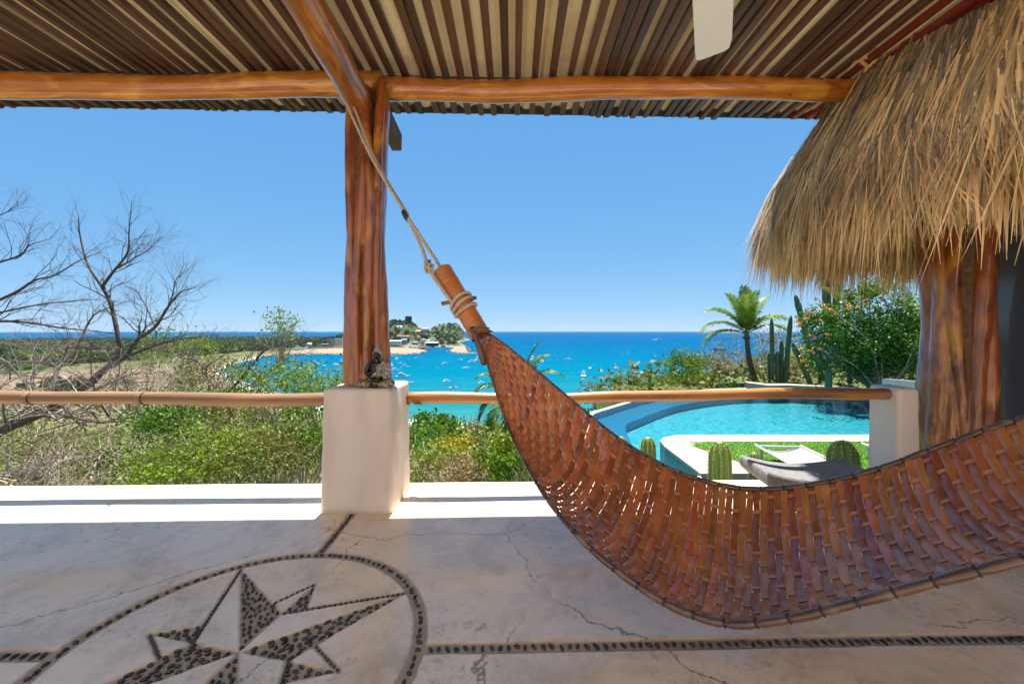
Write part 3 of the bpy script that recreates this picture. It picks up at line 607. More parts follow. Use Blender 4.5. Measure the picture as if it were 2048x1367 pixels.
def plaster_block(name, x0, x1, y0, y1, h, r, label, origin, batter=.012):
    g = G(); bm_ = bmesh.new(); bmesh.ops.create_cube(bm_, size=1)
    for v in bm_.verts:
        top = v.co.z > 0; k = batter if not top else 0
        v.co = Vector((x0 - k if v.co.x < 0 else x1 + k, y0 - k if v.co.y < 0 else y1 + k, h if top else -.02))
    bmesh.ops.bevel(bm_, geom=[e for e in bm_.edges if not all(v.co.z < 0 for v in e.verts)], offset=r, segments=6, profile=.55, affect='EDGES')
    bmesh.ops.subdivide_edges(bm_, edges=[e for e in bm_.edges if e.calc_length() > .2], cuts=10, use_grid_fill=True)
    for v in bm_.verts:
        p = v.co; k = .0045 * (math.sin(p.x * 17 + p.z * 9) * math.cos(p.y * 13 + p.z * 11) + .6 * math.sin(p.z * 23 + p.x * 7 + p.y * 5)); n_ = Vector((p.x - (x0 + x1) / 2, p.y - (y0 + y1) / 2, 0)); v.co = p + n_.normalized() * k
    me = bpy.data.meshes.new(name); bmesh.ops.translate(bm_, verts=bm_.verts, vec=-Vector(origin)); bm_.to_mesh(me); bm_.free()
    me.polygons.foreach_set('use_smooth', [True] * len(me.polygons)); me.materials.append(MATS['stucco'])
    o = bpy.data.objects.new(name, me); COL.objects.link(o); o.location = origin; return tag(o, label, 'pedestal')
plaster_block('plaster_pedestal', -1.355, -.862, 2.925, 3.435, .885, .035, 'wide white plaster pedestal carrying the trunk column and the statue', (-1.11, 3.18, 0))
plaster_block('plaster_post', 3.19, 3.372, 3.38, 3.68, .825, .04, 'narrow white plaster post at the end of the railing near the thatch', (3.28, 3.53, 0), .006)
# railings
rl = thing('log_railing', (-3.8, 3.31, .76), 'weathered round pole railing running from the pedestal past the bare tree', 'railing')
g = log(G(), (-6.6, 3.24, .765), (-1.33, 3.382, .745), .053, wav=.011); g.build('pole', 'rail_grey', rl, smooth=True)
for px in (60, 278):
    p = pt(px, 795, 3.31); g = G(); yy = 3.24 + (p.x + 6.6) * .0269; zz = .765 - (p.x + 6.6) * .0038; g.tube([(p.x - .018, yy, zz), (p.x - .006, yy, zz), (p.x + .012, yy, zz), (p.x + .022, yy, zz)], [.0545, .0565, .056, .0545], 18, cap=False); g.build('tape_wrap', 'twig', rl, smooth=True)
rl = thing('log_railing', (1.2, 3.43, .75), 'golden round pole railing between the pedestal and the narrow plaster post', 'railing')
g = log(G(), (-.90, 3.386, .742), (3.22, 3.485, .765), .046, wav=.011); g.build('pole', 'rail_bamboo', rl, smooth=True)
g = G()
for k in range(5): x_ = -.80 + k * .012; g.tube([(x_ - .005, 3.389, .742), (x_ + .006, 3.389, .742)], [.052, .0525], 16, cap=False)
g.tube([(-.868, 3.386, .742), (-.850, 3.386, .742)], [.06, .055], 16); g.build('rope_lashing', 'rope_brown', rl, smooth=True)
g = G(); g.tube([(3.13, 3.482, .764), (3.155, 3.483, .764)], [.0505, .0505], 18, cap=False); g.build('wire_band', 'metal_grey', rl, smooth=True)

# ------------------------------------------------------------------ ceiling fan (one blade hangs into the view)
fc = Vector((.56, 1.15, 2.62)); fan = thing('ceiling_fan', (fc.x, fc.y, ZS), 'white ceiling fan with one broad pale blade showing below the slats', 'ceiling fan')
g = G(); g.tube([fc + Vector((0, 0, -.09)), fc + Vector((0, 0, -.07)), fc + Vector((0, 0, .05)), fc + Vector((0, 0, .08))], [.07, .11, .11, .06], 24); g.build('motor', 'fan_white', fan, smooth=True)
g = G(); g.tube([fc + Vector((0, 0, .06)), (fc.x, fc.y, ZS + .02)], .014, 12); g.build('downrod', 'fan_white', fan, smooth=True)
for k in range(3):
    a = D(64 + k * 120); g = G(); out = [(.12, -.045), (.30, -.075), (.80, -.082), (.865, -.074), (.885, -.055), (.93, .05), (.925, .066), (.90, .072), (.30, .068), (.12, .045)]
    R3 = Matrix.Rotation(a, 3, 'Z') @ Matrix.Rotation(D(8), 3, 'X'); V = [fc + R3 @ Vector((u_, v_, dz)) for dz in (-.004, .004) for u_, v_ in out]; n = len(out)
    g.add(V, [tuple(range(n - 1, -1, -1)), tuple(range(n, 2 * n))] + [(i, (i + 1) % n, n + (i + 1) % n, n + i) for i in range(n)]); g.build('blade', 'fan_white', fan)

# ------------------------------------------------------------------ seated statue
st = thing('seated_statue', (-1.0, 3.03, .886), 'small dark and gold seated meditating statue in front of the trunk column', 'statue')
S0 = Vector((-1.0, 3.035, .883))
def remesh(o, vs):
    md = o.modifiers.new('r', 'REMESH'); md.mode = 'VOXEL'; md.voxel_size = vs; md.use_smooth_shade = True
    ms_ = o.modifiers.new('s', 'SMOOTH'); ms_.iterations = 2; ms_.factor = .4
def at3(x, y, z): return S0 + Vector((x, y, z))
g = G()
g.ell(at3(0, .012, .125), (.052, .034, .062), 20, 14); g.ell(at3(0, .012, .165), (.058, .032, .030), 20, 12)          # chest, shoulders
g.tube([at3(0, .008, .18), at3(0, .006, .215)], [.020, .018], 14)
g.ell(at3(0, .0, .238), (.0265, .029, .034), 22, 16); g.ell(at3(0, -.0275, .232), (.0045, .006, .009), 10, 8); g.ell(at3(0, -.024, .219), (.008, .005, .0028), 10, 6)
for s in (-1, 1):
    g.ell(at3(.011 * s, -.0245, .241), (.0065, .0035, .0028), 10, 6); g.ell(at3(.028 * s, .004, .228), (.004, .007, .017), 10, 8)
g.tube(spline([at3(-.058, .012, .168), at3(-.076, .004, .125), at3(-.072, -.012, .096), at3(-.045, -.034, .100), at3(-.008, -.044, .122)], 22), [.021, *[.0175] * 8, *[.0145] * 11, .010, .009], 14)
g.ell(at3(-.001, -.047, .134), (.010, .007, .019), 12, 8)
for k in range(4): g.tube([at3(-.009 + k * .0055, -.049, .146), at3(-.0095 + k * .0055, -.048, .157 + .003 * (k in (1, 2)))], [.0031, .0024], 8)
g.tube([at3(-.010, -.047, .13), at3(-.015, -.05, .143)], [.003, .0024], 8)
g.tube(spline([at3(.04, -.02, .075), at3(.03, -.05, .062), at3(0, -.062, .055), at3(-.03, -.06, .053)], 14), [.013, *[.012] * 12, .009], 12)
for s in (-1, 1): g.tube(spline([at3(.03 * s, -.066, .014), at3(.005 * s, -.074, .016), at3(-.03 * s, -.07, .020)], 10), [.012, *[.0115] * 8, .006], 12)
o = g.build('body', 'statue_dark', st); remesh(o, .0022)
g = G()
g.ell(at3(.022, .010, .118), (.050, .040, .066), 20, 14); g.tube(spline([at3(.060, .012, .172), at3(.082, .004, .125), at3(.078, -.008, .09), at3(.05, -.03, .072)], 20), [.024, *[.0235] * 18, .019], 14)
g.tube(spline([at3(.052, -.006, .186), at3(.035, -.032, .15), at3(.012, -.042, .11), at3(-.02, -.034, .085)], 18), .014, 12)
o = g.build('robe', 'statue_silver', st); remesh(o, .0024)
g = G()
for s in (-1, 1): g.tube(spline([at3(.035 * s, .03, .045), at3(.09 * s, .0, .036), at3(.112 * s, -.025, .030), at3(.085 * s, -.055, .030), at3(.03 * s, -.064, .028)], 20), [.026, *[.030] * 14, .028, .026, .022, .018, .014], 14)
g.ell(at3(0, .0, .03), (.085, .055, .032), 20, 10); g.box(at3(0, -.008, .006), (.19, .10, .012))
o = g.build('legs', 'statue_gold', st); remesh(o, .0026)
g = G(); g.ell(at3(0, .010, .252), (.033, .032, .030), 20, 14); g.tube([at3(0, .006, .262), at3(0, .006, .285), at3(0, .006, .305), at3(0, .006, .325)], [.027, .018, .008, .003], 14); g.ell(at3(0, .006, .300), (.010, .010, .008), 12, 8)
for s in (-1, 1): g.ell(at3(.031 * s, .008, .232), (.005, .009, .026), 10, 8)
o = g.build('headdress', 'statue_silver', st); remesh(o, .0022)

# ------------------------------------------------------------------ low curved stone bench by the railing
mb = thing('stone_bench', (2.30, 3.2, 0), 'low grey volcanic stone bench with a dished top at the terrace edge', 'bench')
g = G(); nu, nv = 28, 14; rows = []
Rb = Matrix.Rotation(D(-6), 3, 'Z')
def bench_top(u, v, dz):
    x_ = (u - .5) * .80; y_ = (v - .5) * .46; k = (2 * u - 1) ** 2; e = 1 - .10 * max(0, abs(2 * v - 1) - .9) * 10
    p = Rb @ Vector((x_, y_, 0)); return (2.30 + p.x, 3.205 + p.y, .185 + .062 * k + dz * (1 if dz >= 0 else (1.0 - .25 * k)))
def bgrid(i0, dz): return np.array([[bench_top(i0 + (1 - 2 * i0) * i / nu, i0 * 1.6 + (1 - 3.2 * i0) * j / nv, dz) for j in range(nv + 1)] for i in range(nu + 1)])
T = bgrid(.022, .012); Bt = bgrid(.035, -.125)
g.grid(T); g.grid(Bt[:, ::-1])
per = [(0, j) for j in range(nv)] + [(i, nv) for i in range(nu)] + [(nu, j) for j in range(nv, 0, -1)] + [(i, 0) for i in range(nu, 0, -1)]
ring = [np.array([q[i][j] for i, j in per]) for q in (T, bgrid(.008, .004), bgrid(0, -.012), bgrid(0, -.085), bgrid(.012, -.112), Bt)]
g.grid(np.array([np.concatenate([r_, r_[:1]]) for r_ in ring])); g.build('seat', 'basalt', mb, smooth=True)
for (x_, y_) in ((2.08, 3.12), (2.52, 3.09), (2.30, 3.36)):
    g = G(); g.tube([(x_, y_, -.004), (x_, y_, .09)], [.05, .065], 12); g.build('leg', 'basalt', mb, smooth=True)
# dark glass panel on the right
gw = thing('glass_wall', (4.72, 2.9, 0), 'dark glass panel beside the thick trunk column', 'glass panel')
g = G(); g.box((4.74, 2.45, 1.35), (.012, 3.3, 2.6)); g.build('pane', 'glass_dark', gw)
g = G(); g.box((4.74, 4.12, 1.35), (.06, .04, 2.7)); g.box((4.74, 2.45, 2.68), (.06, 3.3, .06)); g.box((4.74, 2.45, .022), (.06, 3.3, .045)); g.build('frame', 'metal_grey', gw)
tc2 = thing('trunk_column', (4.32, 3.92, -.1), 'thick varnished column of fused tree trunks under the thatched roof', 'column')
fused_trunk('trunk', [(D(180), .185, .080, .08, .2, .2), (D(208), .205, .052, .12, 1.2, -.2), (D(234), .20, .058, .18, 2.0, -.25), (D(260), .21, .066, .14, 4.1, .20), (D(288), .20, .068, .10, 2.9, .12), (D(316), .20, .066, .10, .9, -.05), (D(345), .19, .072, .1, 5.0, .1), (D(60), .13, .16, .1, 0, 0), (D(130), .13, .16, .1, 1, 0)],
            -.1, 3.0, 4.27, 3.92, .15, 'trunk_varnish', tc2, nt=220, nz=140, curve=lambda t: (.06 * t - .04 + .02 * math.sin(6 * t), 0))
g = G(); g.tube([(4.24, 3.92, -.08), (4.26, 3.92, 1.4), (4.30, 3.92, 2.98)], [.212, .208, .208], 40); g.build('heartwood', 'bark_wrap', tc2, smooth=True)

# ------------------------------------------------------------------ two-storey villa wall added out of view to bounce sunlight onto the shaded terrace
bounce_wall = thing('villa', (0, -1.75, 0), 'added two-storey white wall out of view, bouncing sunlight onto the terrace', 'bounce wall')
g = G(); g.box((-.6, -1.85, 3.3), (11.0, .25, 6.6)); g.build('wall', 'stucco', bounce_wall)
g = G(); g.box((2.6, -1.71, 1.08), (1.1, .05, 2.16)); dr = g.build('door', 'log_varnish', bounce_wall); g = G(); g.tube([(2.2, -1.66, 1.05), (2.2, -1.62, 1.05), (2.2, -1.62, 1.2), (2.2, -1.66, 1.2)], .012, 8); g.build('handle', 'metal_grey', dr)  # door and windows dress the added wall
for x_ in (-4.2, 3.0):
    g = G(); g.box((x_, -1.70, 4.7), (1.1, .06, 1.2)); wf = g.build('window', 'slat_wood', bounce_wall); g = G(); g.box((x_, -1.665, 4.7), (.96, .012, 1.06)); g.build('pane', 'glass_dark', wf)
# ================================================================== HAMMOCK of woven bamboo splints
HT = [.44, .48, .52, .56, .60, .66, .72, .78, .84, .92, 1.0, 1.08, 1.16, 1.24, 1.32, 1.42, 1.52, 1.60, 1.67, 1.72]
HNZ = [1.295, 1.10, .90, .775, .695, .600, .530, .467, .392, .318, .312, .408, .540, .670, .795, .93, 1.05, 1.16, 1.28, 1.36]
HFZ = [1.303, 1.262, 1.180, 1.092, .995, .848, .703, .596, .529, .483, .470, .508, .580, .680, .81, .985, 1.12, 1.23, 1.33, 1.40]
_tt = np.linspace(.40, 1.76, 700)
_W = 0.025 + 0.43 * sm(_tt, .43, .83) * (1 - sm(_tt, 1.30, 1.74))
_NZ = sum(np.interp(_tt + d, HT, HNZ) for d in np.linspace(-.03, .03, 7)) / 7; _FZ = sum(np.interp(_tt + d, HT, HFZ) for d in np.linspace(-.03, .03, 7)) / 7
_SG = .02 + .13 * sm(_tt, .46, .66) * (1 - sm(_tt, 1.5, 1.7))
_TAB = np.stack([_W, _NZ, _FZ, _SG], 1).tolist()
def htab(t):
    u = (t - .40) / 1.36 * 699; i = min(698, max(0, int(u))); f = u - i; a, b = _TAB[i], _TAB[i + 1]; return [x + (y - x) * f for x, y in zip(a, b)]
def hs(t, s):
    """point on the hammock: t along, s across (0 near edge, 1 far edge)"""
    ax, ay = -1.1 + 2.05 * t, 3.0 - 1.24 * t; w, zn, zf, sg = htab(t); n = (-.518, -.856)
    k = (1 - 2 * s) * w; z = zn * (1 - s) + zf * s; sag = sg * 4 * s * (1 - s)
    return Vector((ax + n[0] * k, ay + n[1] * k, z - sag))
def hn(t, s, e=.006):
    u = hs(t + e, s) - hs(t - e, s); v = hs(t, min(1, s + .02)) - hs(t, max(0, s - .02)); n = u.cross(v).normalized(); return n if n.z > 0 else -n
ham = thing('hammock', (-.2, 2.43, 1.3), 'hammock woven from reddish brown bamboo splints slung across the terrace', 'hammock')
# arc length table so that splints are evenly spaced
ts = np.linspace(.452, 1.715, 240); mid = [hs(t, .5) for t in ts]; arc = np.concatenate([[0], np.cumsum([(mid[i + 1] - mid[i]).length for i in range(239)])])
NL = 13                                                          # lengthwise splints
lv = [(k + .5) / NL for k in range(NL)]
step = .0310; nW = int(arc[-1] / step)
def ribbon(g, pts, wdt, nrm, thick=.0022):
    """strap along pts; wdt, nrm: half-width vectors and normals per point"""
    rows = [[p - w_ , p + w_] for p, w_ in zip(pts, wdt)]
    top = [[p - w_ + n_ * thick * .2, p - w_ * .5 + n_ * thick, p + w_ * .5 + n_ * thick, p + w_ + n_ * thick * .2] for p, w_, n_ in zip(pts, wdt, nrm)]
    bot = [[p - w_ - n_ * thick * .2, p + w_ - n_ * thick * .2] for p, w_, n_ in zip(pts, wdt, nrm)]
    g.grid(np.array(top)); g.grid(np.array(bot)[:, ::-1])
for i in range(nW):
    t = float(np.interp((i + .5) * step, arc, ts)); ta = float(np.interp((i - .5) * step, arc, ts)); tb = float(np.interp((i + 1.5) * step, arc, ts)); wf = random.uniform(.95, 1.03); dt = .004
    P, W, Nn = [], [], []; jt = random.uniform(-.0004, .0004)
    for q in range(NL * 4 + 1):
        s = q / (NL * 4); s = .012 + .976 * s; tt = t + jt + .0005 * math.sin(s * 9 + i * .3); p = hs(tt, s); n_ = hn(tt, s)
        u = (hs(tt + dt, s) - hs(tt - dt, s)).normalized()
        # over two lengthwise splints, under one, stepping by one on each neighbour
        ph = ((s * NL - .5 + i) % 3) / 3; h = .0050 * max(-1, min(1, 2.2 * (math.cos(2 * PI * ph) * -1) + .9))
        P.append(p + n_ * h); wd = min(.034, (hs(tb, s) - hs(ta, s)).length * .25) * wf * (1 + .05 * math.sin(q * .7 + i * 2)); W.append(u * wd); Nn.append(n_)
    g = G(); ribbon(g, P, W, Nn, .0028); g.build('cross_splint', 'splint', ham, smooth=True)
tl = np.linspace(.447, 1.718, 300)
for k, s0 in enumerate(lv):
    P, W, Nn = [], [], []
    for t in tl:
        p = hs(t, s0); n_ = hn(t, s0); v = (hs(t, min(1, s0 + .03)) - hs(t, max(0, s0 - .03))).normalized(); wv_ = (hs(t, 1) - hs(t, 0)).length
        P.append(p); W.append(v * min(.0095, wv_ / NL * .36)); Nn.append(n_)
    g = G(); ribbon(g, P, W, Nn, .0014); g.build('long_splint', 'splint_long', ham, smooth=True)
# edge poles pinched by black ties
for s0, sd in ((0.0, -1), (1.0, 1)):
    te = np.linspace(.440, 1.72, 420); P = [hs(t, s0) for t in te]; a_ = np.concatenate([[0], np.cumsum([(P[i + 1] - P[i]).length for i in range(len(P) - 1)])])
    pit = .098; R = []
    for i, t in enumerate(te):
        r0 = .0085 + .0085 * float(sm(t, .5, .95)); q = (a_[i] % pit) / pit; R.append(r0 * (1 - .26 * math.exp(-((q - .5) / .11) ** 2)) * (1 + .05 * math.sin(a_[i] * 31)))
    g = G(); g.tube(P, R, 12, flat=.85); ep = g.build('edge_pole', 'edge_pole', ham, smooth=True)
    k = 0
    while k * pit + pit / 2 < a_[-1]:
        d = k * pit + pit / 2; t = float(np.interp(d, a_, te)); p = hs(t, s0); u = (hs(t + .004, s0) - hs(t - .004, s0)).normalized(); r0 = (.0085 + .0085 * float(sm(t, .5, .95))) * .86
        g = G(); g.tube([p - u * .004, p - u * .002, p + u * .002, p + u * .004], [r0 * .93, r0 * 1.10, r0 * 1.10, r0 * .93], 12, flat=.95); g.build('tie', 'tie_black', ep, smooth=True); k += 1
# bamboo heads
def bamboo(a, b, r, name='bamboo_head'):
    a, b = Vector(a), Vector(b); P, R = [], []; Ln = (b - a).length
    for i in range(60):
        t = i / 59; P.append(a.lerp(b, t)); k = r
        for nd in (.20, .80): k += r * .05 * math.exp(-((t - nd) / .008) ** 2) - r * .03 * math.exp(-((t - nd - .02) / .01) ** 2)
        R.append(k)
    g = G(); g.tube(P, R, 24, cap=False); Ri = [r * .82] * 60; n = len(P); d = (b - a).normalized()
    o = g.build(name, 'bamboo_head', ham, smooth=True)
    g = G(); g.tube([a - d * .0005, a + d * .05, a + d * .06], [r * .84, r * .84, .002], 24, cap=False); g.add(*ring2(a, d, r * .84, r)); g.build('hollow_end', 'stick', o, smooth=True); return o
def ring2(a, d, r0, r1, n=24):
    x = d.cross(Vector((0, 0, 1))).normalized(); y = d.cross(x); V = [a + (x * math.cos(2 * PI * i / n) + y * math.sin(2 * PI * i / n)) * r for r in (r0, r1) for i in range(n)]
    return V, [(i, (i + 1) % n, n + (i + 1) % n, n + i) for i in range(n)]
h1a, h1b = pt(885, 541, 2.60), pt(962, 672, 2.43)
bamboo(h1a, h1b, .061)
bamboo((2.78, .70, 1.78), hs(1.70, .5), .061)
# bark binding where the head meets the splints
d1 = (h1b - h1a).normalized(); g = G()
for k in range(7):
    a = h1b + d1 * (-.02 + .006 * k) + Vector((random.uniform(-.02, .03), random.uniform(-.03, .0), random.uniform(.0, .03))); g.tube([a + Vector((-.04, -.045, .01)), a + Vector((.0, -.062, .022)), a + Vector((.05, -.04, .012))], [.006, .009, .004], 6)
g.build('bark_binding', 'bark_wrap', ham, smooth=True)
g = G(); g.tube(spline([pt(945, 655, 2.40), pt(960, 700, 2.36), pt(968, 730, 2.34)], 12), [.020, *[.017] * 10, .012], 10); g.build('bark_binding', 'edge_pole', ham, smooth=True)
# toggle stick through the head
tg = h1a.lerp(h1b, .52); sa, sb = pt(883, 607, 2.50), pt(953, 595, 2.50)
g = G(); g.tube([sa, sa.lerp(sb, .5), sb], [.0125, .0135, .0115], 10); g.build('toggle_stick', 'stick', ham, smooth=True)
# three-strand rope
def rope(g, path, r, pitch=.045, ns=3):
    P = [Vector(p) for p in path]; seg = [0]
    for i in range(len(P) - 1): seg.append(seg[-1] + (P[i + 1] - P[i]).length)
    n = max(6, int(seg[-1] / (pitch / 8))); S = np.linspace(0, seg[-1], n); Q = [Vector([float(np.interp(s, seg, [p[j] for p in P])) for j in range(3)]) for s in S]
    for k in range(ns):
        C = []
        for i in range(n):
            T = (Q[min(i + 1, n - 1)] - Q[max(i - 1, 0)]).normalized(); x = T.cross(Vector((.31, .22, .92))).normalized(); y = T.cross(x); a = 2 * PI * (S[i] / pitch + k / ns)
            C.append(Q[i] + (x * math.cos(a) + y * math.sin(a)) * r * .52)
        g.tube(C, r * .54, 6)
pul = pt(813, 430, 2.77)
top = [pt(694, 210, 2.93), pt(700, 226, 2.90)]
g = G(); rope(g, spline([top[0], pt(745, 318, 2.84), pul], 20), .0105); rope(g, spline([pt(708, 215, 2.97), pt(752, 322, 2.88), pul + Vector((.01, .01, .0))], 20), .0105); g.build('hanging_rope', 'rope', ham, smooth=True)
g = G(); rope(g, [pul, h1a + Vector((-.012, .02, .02)), h1a.lerp(h1b, .10)], .0115); rope(g, [pul, pt(846, 500, 2.68), pt(858, 541, 2.56), pt(905, 606, 2.46)], .0115); g.build('bridle_rope', 'rope', ham, smooth=True)
g = G(); g.tube(spline([pul + Vector((-.02, 0, .03)), pul + Vector((-.01, -.01, .0)), pul + Vector((.022, 0, -.05))], 8), [.012, .016, .018, .016, .016, .018, .014, .010], 10); g.build('rope_clamp', 'tie_black', ham, smooth=True)
kn = pt(858, 543, 2.55); g = G(); rope(g, [kn + Vector((.03 * math.cos(a), .03 * math.sin(a), .012 * math.sin(2 * a) + .006 * i_)) for i_, a in enumerate(np.linspace(0, 4.4 * PI, 40) )][:40:1] if False else [kn + Vector((.024 * math.cos(a), .024 * math.sin(a), .012 * math.sin(2 * a) + .0016 * i_)) for i_, a in enumerate(np.linspace(0, 3.2 * PI, 30))], .0095, pitch=.03); rope(g, [kn, kn + Vector((.004, -.01, .055))], .009, pitch=.03); kb = g.build('knot', 'rope', ham, smooth=True)
g = G(); g.tube([kn + Vector((.004, -.01, .052)), kn + Vector((.005, -.011, .072))], .0105, 10); g.build('blue_tip', 'boat_blue', kb)
xa = d1.cross(Vector((0, 0, 1))).normalized(); ya = d1.cross(xa); g = G()
for k, off in ((0, -.012), (1, .014), (2, .052)):
    c_ = tg + d1 * off; rope(g, [c_ + (xa * math.cos(a) + ya * math.sin(a)) * .071 + d1 * (.016 * math.sin(a + k)) for a in np.linspace(0, 2 * PI, 26)], .0115)
g.build('rope_wrap', 'rope', ham, smooth=True)
g = G(); rope(g, [Vector((2.78, .70, 1.78)), Vector((3.05, .45, 2.4)), Vector((3.15, .38, 3.33))], .011); g.build('hanging_rope', 'rope', ham, smooth=True)
# ================================================================== THATCHED ROOF (round palapa)
TC = Vector((4.4, 3.2, 0)); TR = 2.08
th_ = thing('thatched_roof', (TC.x, TC.y, 2.1), 'thick dry palm thatch roof drooping over the right end of the terrace', 'thatched roof')
def cone_z(r): return 2.34 + (2.20 - r) * 1.36 + .16 * np.sin(np.clip(r / 2.2, 0, 1) * PI)
g = G(); a_ = np.linspace(0, 2 * PI, 73); rr_ = np.linspace(.05, 1.8, 12)
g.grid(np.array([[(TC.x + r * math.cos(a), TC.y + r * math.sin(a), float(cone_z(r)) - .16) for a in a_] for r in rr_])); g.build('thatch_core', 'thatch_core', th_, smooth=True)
g = G(); g.tube([(TC.x + 1.80 * math.cos(a), TC.y + 1.80 * math.sin(a), 2.66) for a in np.linspace(0, 2 * PI, 49)], .045, 8, cap=False); g.build('eave_ring', 'bark', th_, smooth=True)
def thatch_rows(rows, seed):
    rng = np.random.default_rng(seed); Q = []
    for (r0, cnt, ln, wd, amin, amax, lift, hang) in rows:
        nc = max(4, cnt // 13); ca_ = rng.uniform(amin, amax, nc); ci = rng.integers(0, nc, cnt); a = ca_[ci] + rng.normal(size=cnt) * .016 / max(.4, r0 / 1.6); r = r0 + (rng.normal(size=nc) * .08)[ci] + rng.normal(size=cnt) * .045; tl_ = (rng.normal(size=nc) * .07)[ci]; L_ = ln * rng.uniform(.45, 1.3, cnt) * (1 + .16 * np.sin(a * 37 + r0 * 3) * np.sin(a * 11)); sw = .10 * np.sin(a * 23 + r0 * 9) + .05 * np.sin(a * 61 + r0 * 5) + rng.normal(size=cnt) * .05 + tl_
        lf = lift * rng.uniform(0, 1, cnt); w = wd * rng.uniform(.5, 1.25, cnt); tw = rng.uniform(-1.1, 1.1, cnt); dr = rng.uniform(.55, 1.15, cnt); kinkx = rng.normal(size=cnt) * .025
        K = 6; pts = []
        for i in range(K):
            t = i / (K - 1); s = L_ * t
            # slide down the cone until the eave, then hang
            sl_ = .592; re = r + s * sl_; over = np.maximum(re - TR, 0); ro = np.minimum(re, TR) + over * (.30 * hang); drop = over / sl_ * (.88 * dr)
            z = cone_z(np.minimum(re, TR)) + lf * (1 - t * .5) - drop - .03 * t
            aa = a + sw * t * L_ / np.maximum(r0, .9) + kinkx * t * t; pts.append(np.stack([TC.x + ro * np.cos(aa), TC.y + ro * np.sin(aa), z], 1))
        tang = np.stack([-np.sin(a), np.cos(a), 0 * a], 1); rad_v = np.stack([np.cos(a), np.sin(a), 0 * a], 1)
        side = tang * np.cos(tw)[:, None] + (rad_v * .55 + np.array([0, 0, .8])) * np.sin(tw)[:, None] * .6
        prof = [.75, 1.0, 1.0, .85, .55, .10]
        for i in range(K - 1):
            w0, w1 = (w * prof[i])[:, None], (w * prof[i + 1])[:, None]; Q.append(np.stack([pts[i] - side * w0, pts[i] + side * w0, pts[i + 1] + side * w1, pts[i + 1] - side * w1], 1))
    return Q, K
def build_strands(name, rows, seed, parent, m='thatch'):
    Q, K = thatch_rows(rows, seed); g = G(); o = 0
    # weld the segments of each strand so that it is one island
    per = K - 1
    for ri in range(len(rows)):
        qs = Q[ri * per:(ri + 1) * per]; n = len(qs[0])
        V = np.zeros((n, K, 2, 3))
        for i in range(per): V[:, i, 0] = qs[i][:, 0]; V[:, i, 1] = qs[i][:, 1]
        V[:, per, 1] = qs[-1][:, 2]; V[:, per, 0] = qs[-1][:, 3]
        base = g.n; g.v.append(V.reshape(-1, 3)); g.n += n * K * 2
        ii = base + np.arange(n)[:, None] * (K * 2); f = []
        for i in range(per): f.append(np.concatenate([ii + i * 2, ii + i * 2 + 1, ii + i * 2 + 3, ii + i * 2 + 2], 1))
        g.f.extend(map(tuple, np.concatenate(f).tolist()))
    return tag(g.build(name, m, parent, smooth=True), kind='stuff')
A0, A1 = D(95), D(290)
rows = [(r, 1650, .66, .0088, A0, A1, .07, 1) for r in np.arange(.5, 1.9, .15)] + [(r, 300, .75, .0130, A0, A1, .05, 1) for r in np.arange(.6, 1.8, .3)] + [(1.92, 3800, .58, .0062, A0, A1, .05, 1), (1.70, 2800, .70, .0070, A0, A1, .05, 1.1), (1.45, 1900, .75, .0082, A0, A1, .05, 1.2), (1.95, 900, .88, .0045, A0, A1, .03, 1.2)]
build_strands('thatch', rows, 5, th_)
build_strands('thatch_lower_layer', [(1.80, 4600, .86, .0105, D(60), D(235), -.14, .45), (1.86, 4200, .72, .0095, D(60), D(292), -.06, .6), (1.70, 2600, .80, .011, D(150), D(292), -.12, .5), (1.6, 1600, .95, .012, D(60), D(270), -.18, .3)], 6, th_)
build_strands('weathered_thatch', [(r, 800, .66, .0075, A0, A1, .075, 1) for r in np.arange(.6, 1.9, .2)] + [(1.92, 900, .6, .0060, A0, A1, .06, 1.1), (1.6, 900, .7, .007, D(150), D(205), .07, 1.1), (1.85, 1500, .66, .0055, D(135), D(200), .06, 1.15)], 21, th_, 'thatch_grey')
build_strands('loose_strands', [(1.9, 260, .85, .0035, D(140), D(285), .10, 1.9), (1.5, 160, .8, .005, D(140), D(285), .16, 1.6)], 33, th_)
build_strands('thatch_back', [(r, 500, .7, .012, D(-70), D(95), .04, 1) for r in (.7, 1.1, 1.5, 1.85)], 8, th_)
n_ = 6500; r9 = np.random.default_rng(77); a_ = r9.uniform(D(50), D(235), n_); r_ = r9.uniform(1.62, 1.99, n_); z0_ = cone_z(r_) - .10; ln_ = np.maximum(.25, z0_ - 1.99 - .10 * np.sin(a_ * 31) * .5 - .06 * np.sin(a_ * 13) + r9.normal(size=n_) * .13); w_ = r9.uniform(.004, .011, n_); tw_ = r9.uniform(-1.0, 1.0, n_); lean = r9.normal(size=n_) * .05
V_ = np.zeros((n_, 4, 2, 3))
for i in range(4):
    t = i / 3; C_ = np.stack([TC.x + (r_ + .10 * t) * np.cos(a_ + lean * t), TC.y + (r_ + .10 * t) * np.sin(a_ + lean * t), z0_ - ln_ * t], 1); S_ = np.stack([-np.sin(a_ + tw_), np.cos(a_ + tw_), 0 * a_], 1) * (w_ * [.8, 1, .8, .12][i])[:, None]; V_[:, i, 0] = C_ - S_; V_[:, i, 1] = C_ + S_
g = G(); ii = np.arange(n_)[:, None] * 8; g.v.append(V_.reshape(-1, 3)); g.n = n_ * 8
g.f.extend(map(tuple, np.concatenate([np.concatenate([ii + i * 2, ii + i * 2 + 1, ii + i * 2 + 3, ii + i * 2 + 2], 1) for i in range(3)]).tolist())); tag(g.build('hanging_fringe', 'thatch', th_, smooth=True), kind='stuff')
g = G(); p = pt(1712, 138, 3.1)
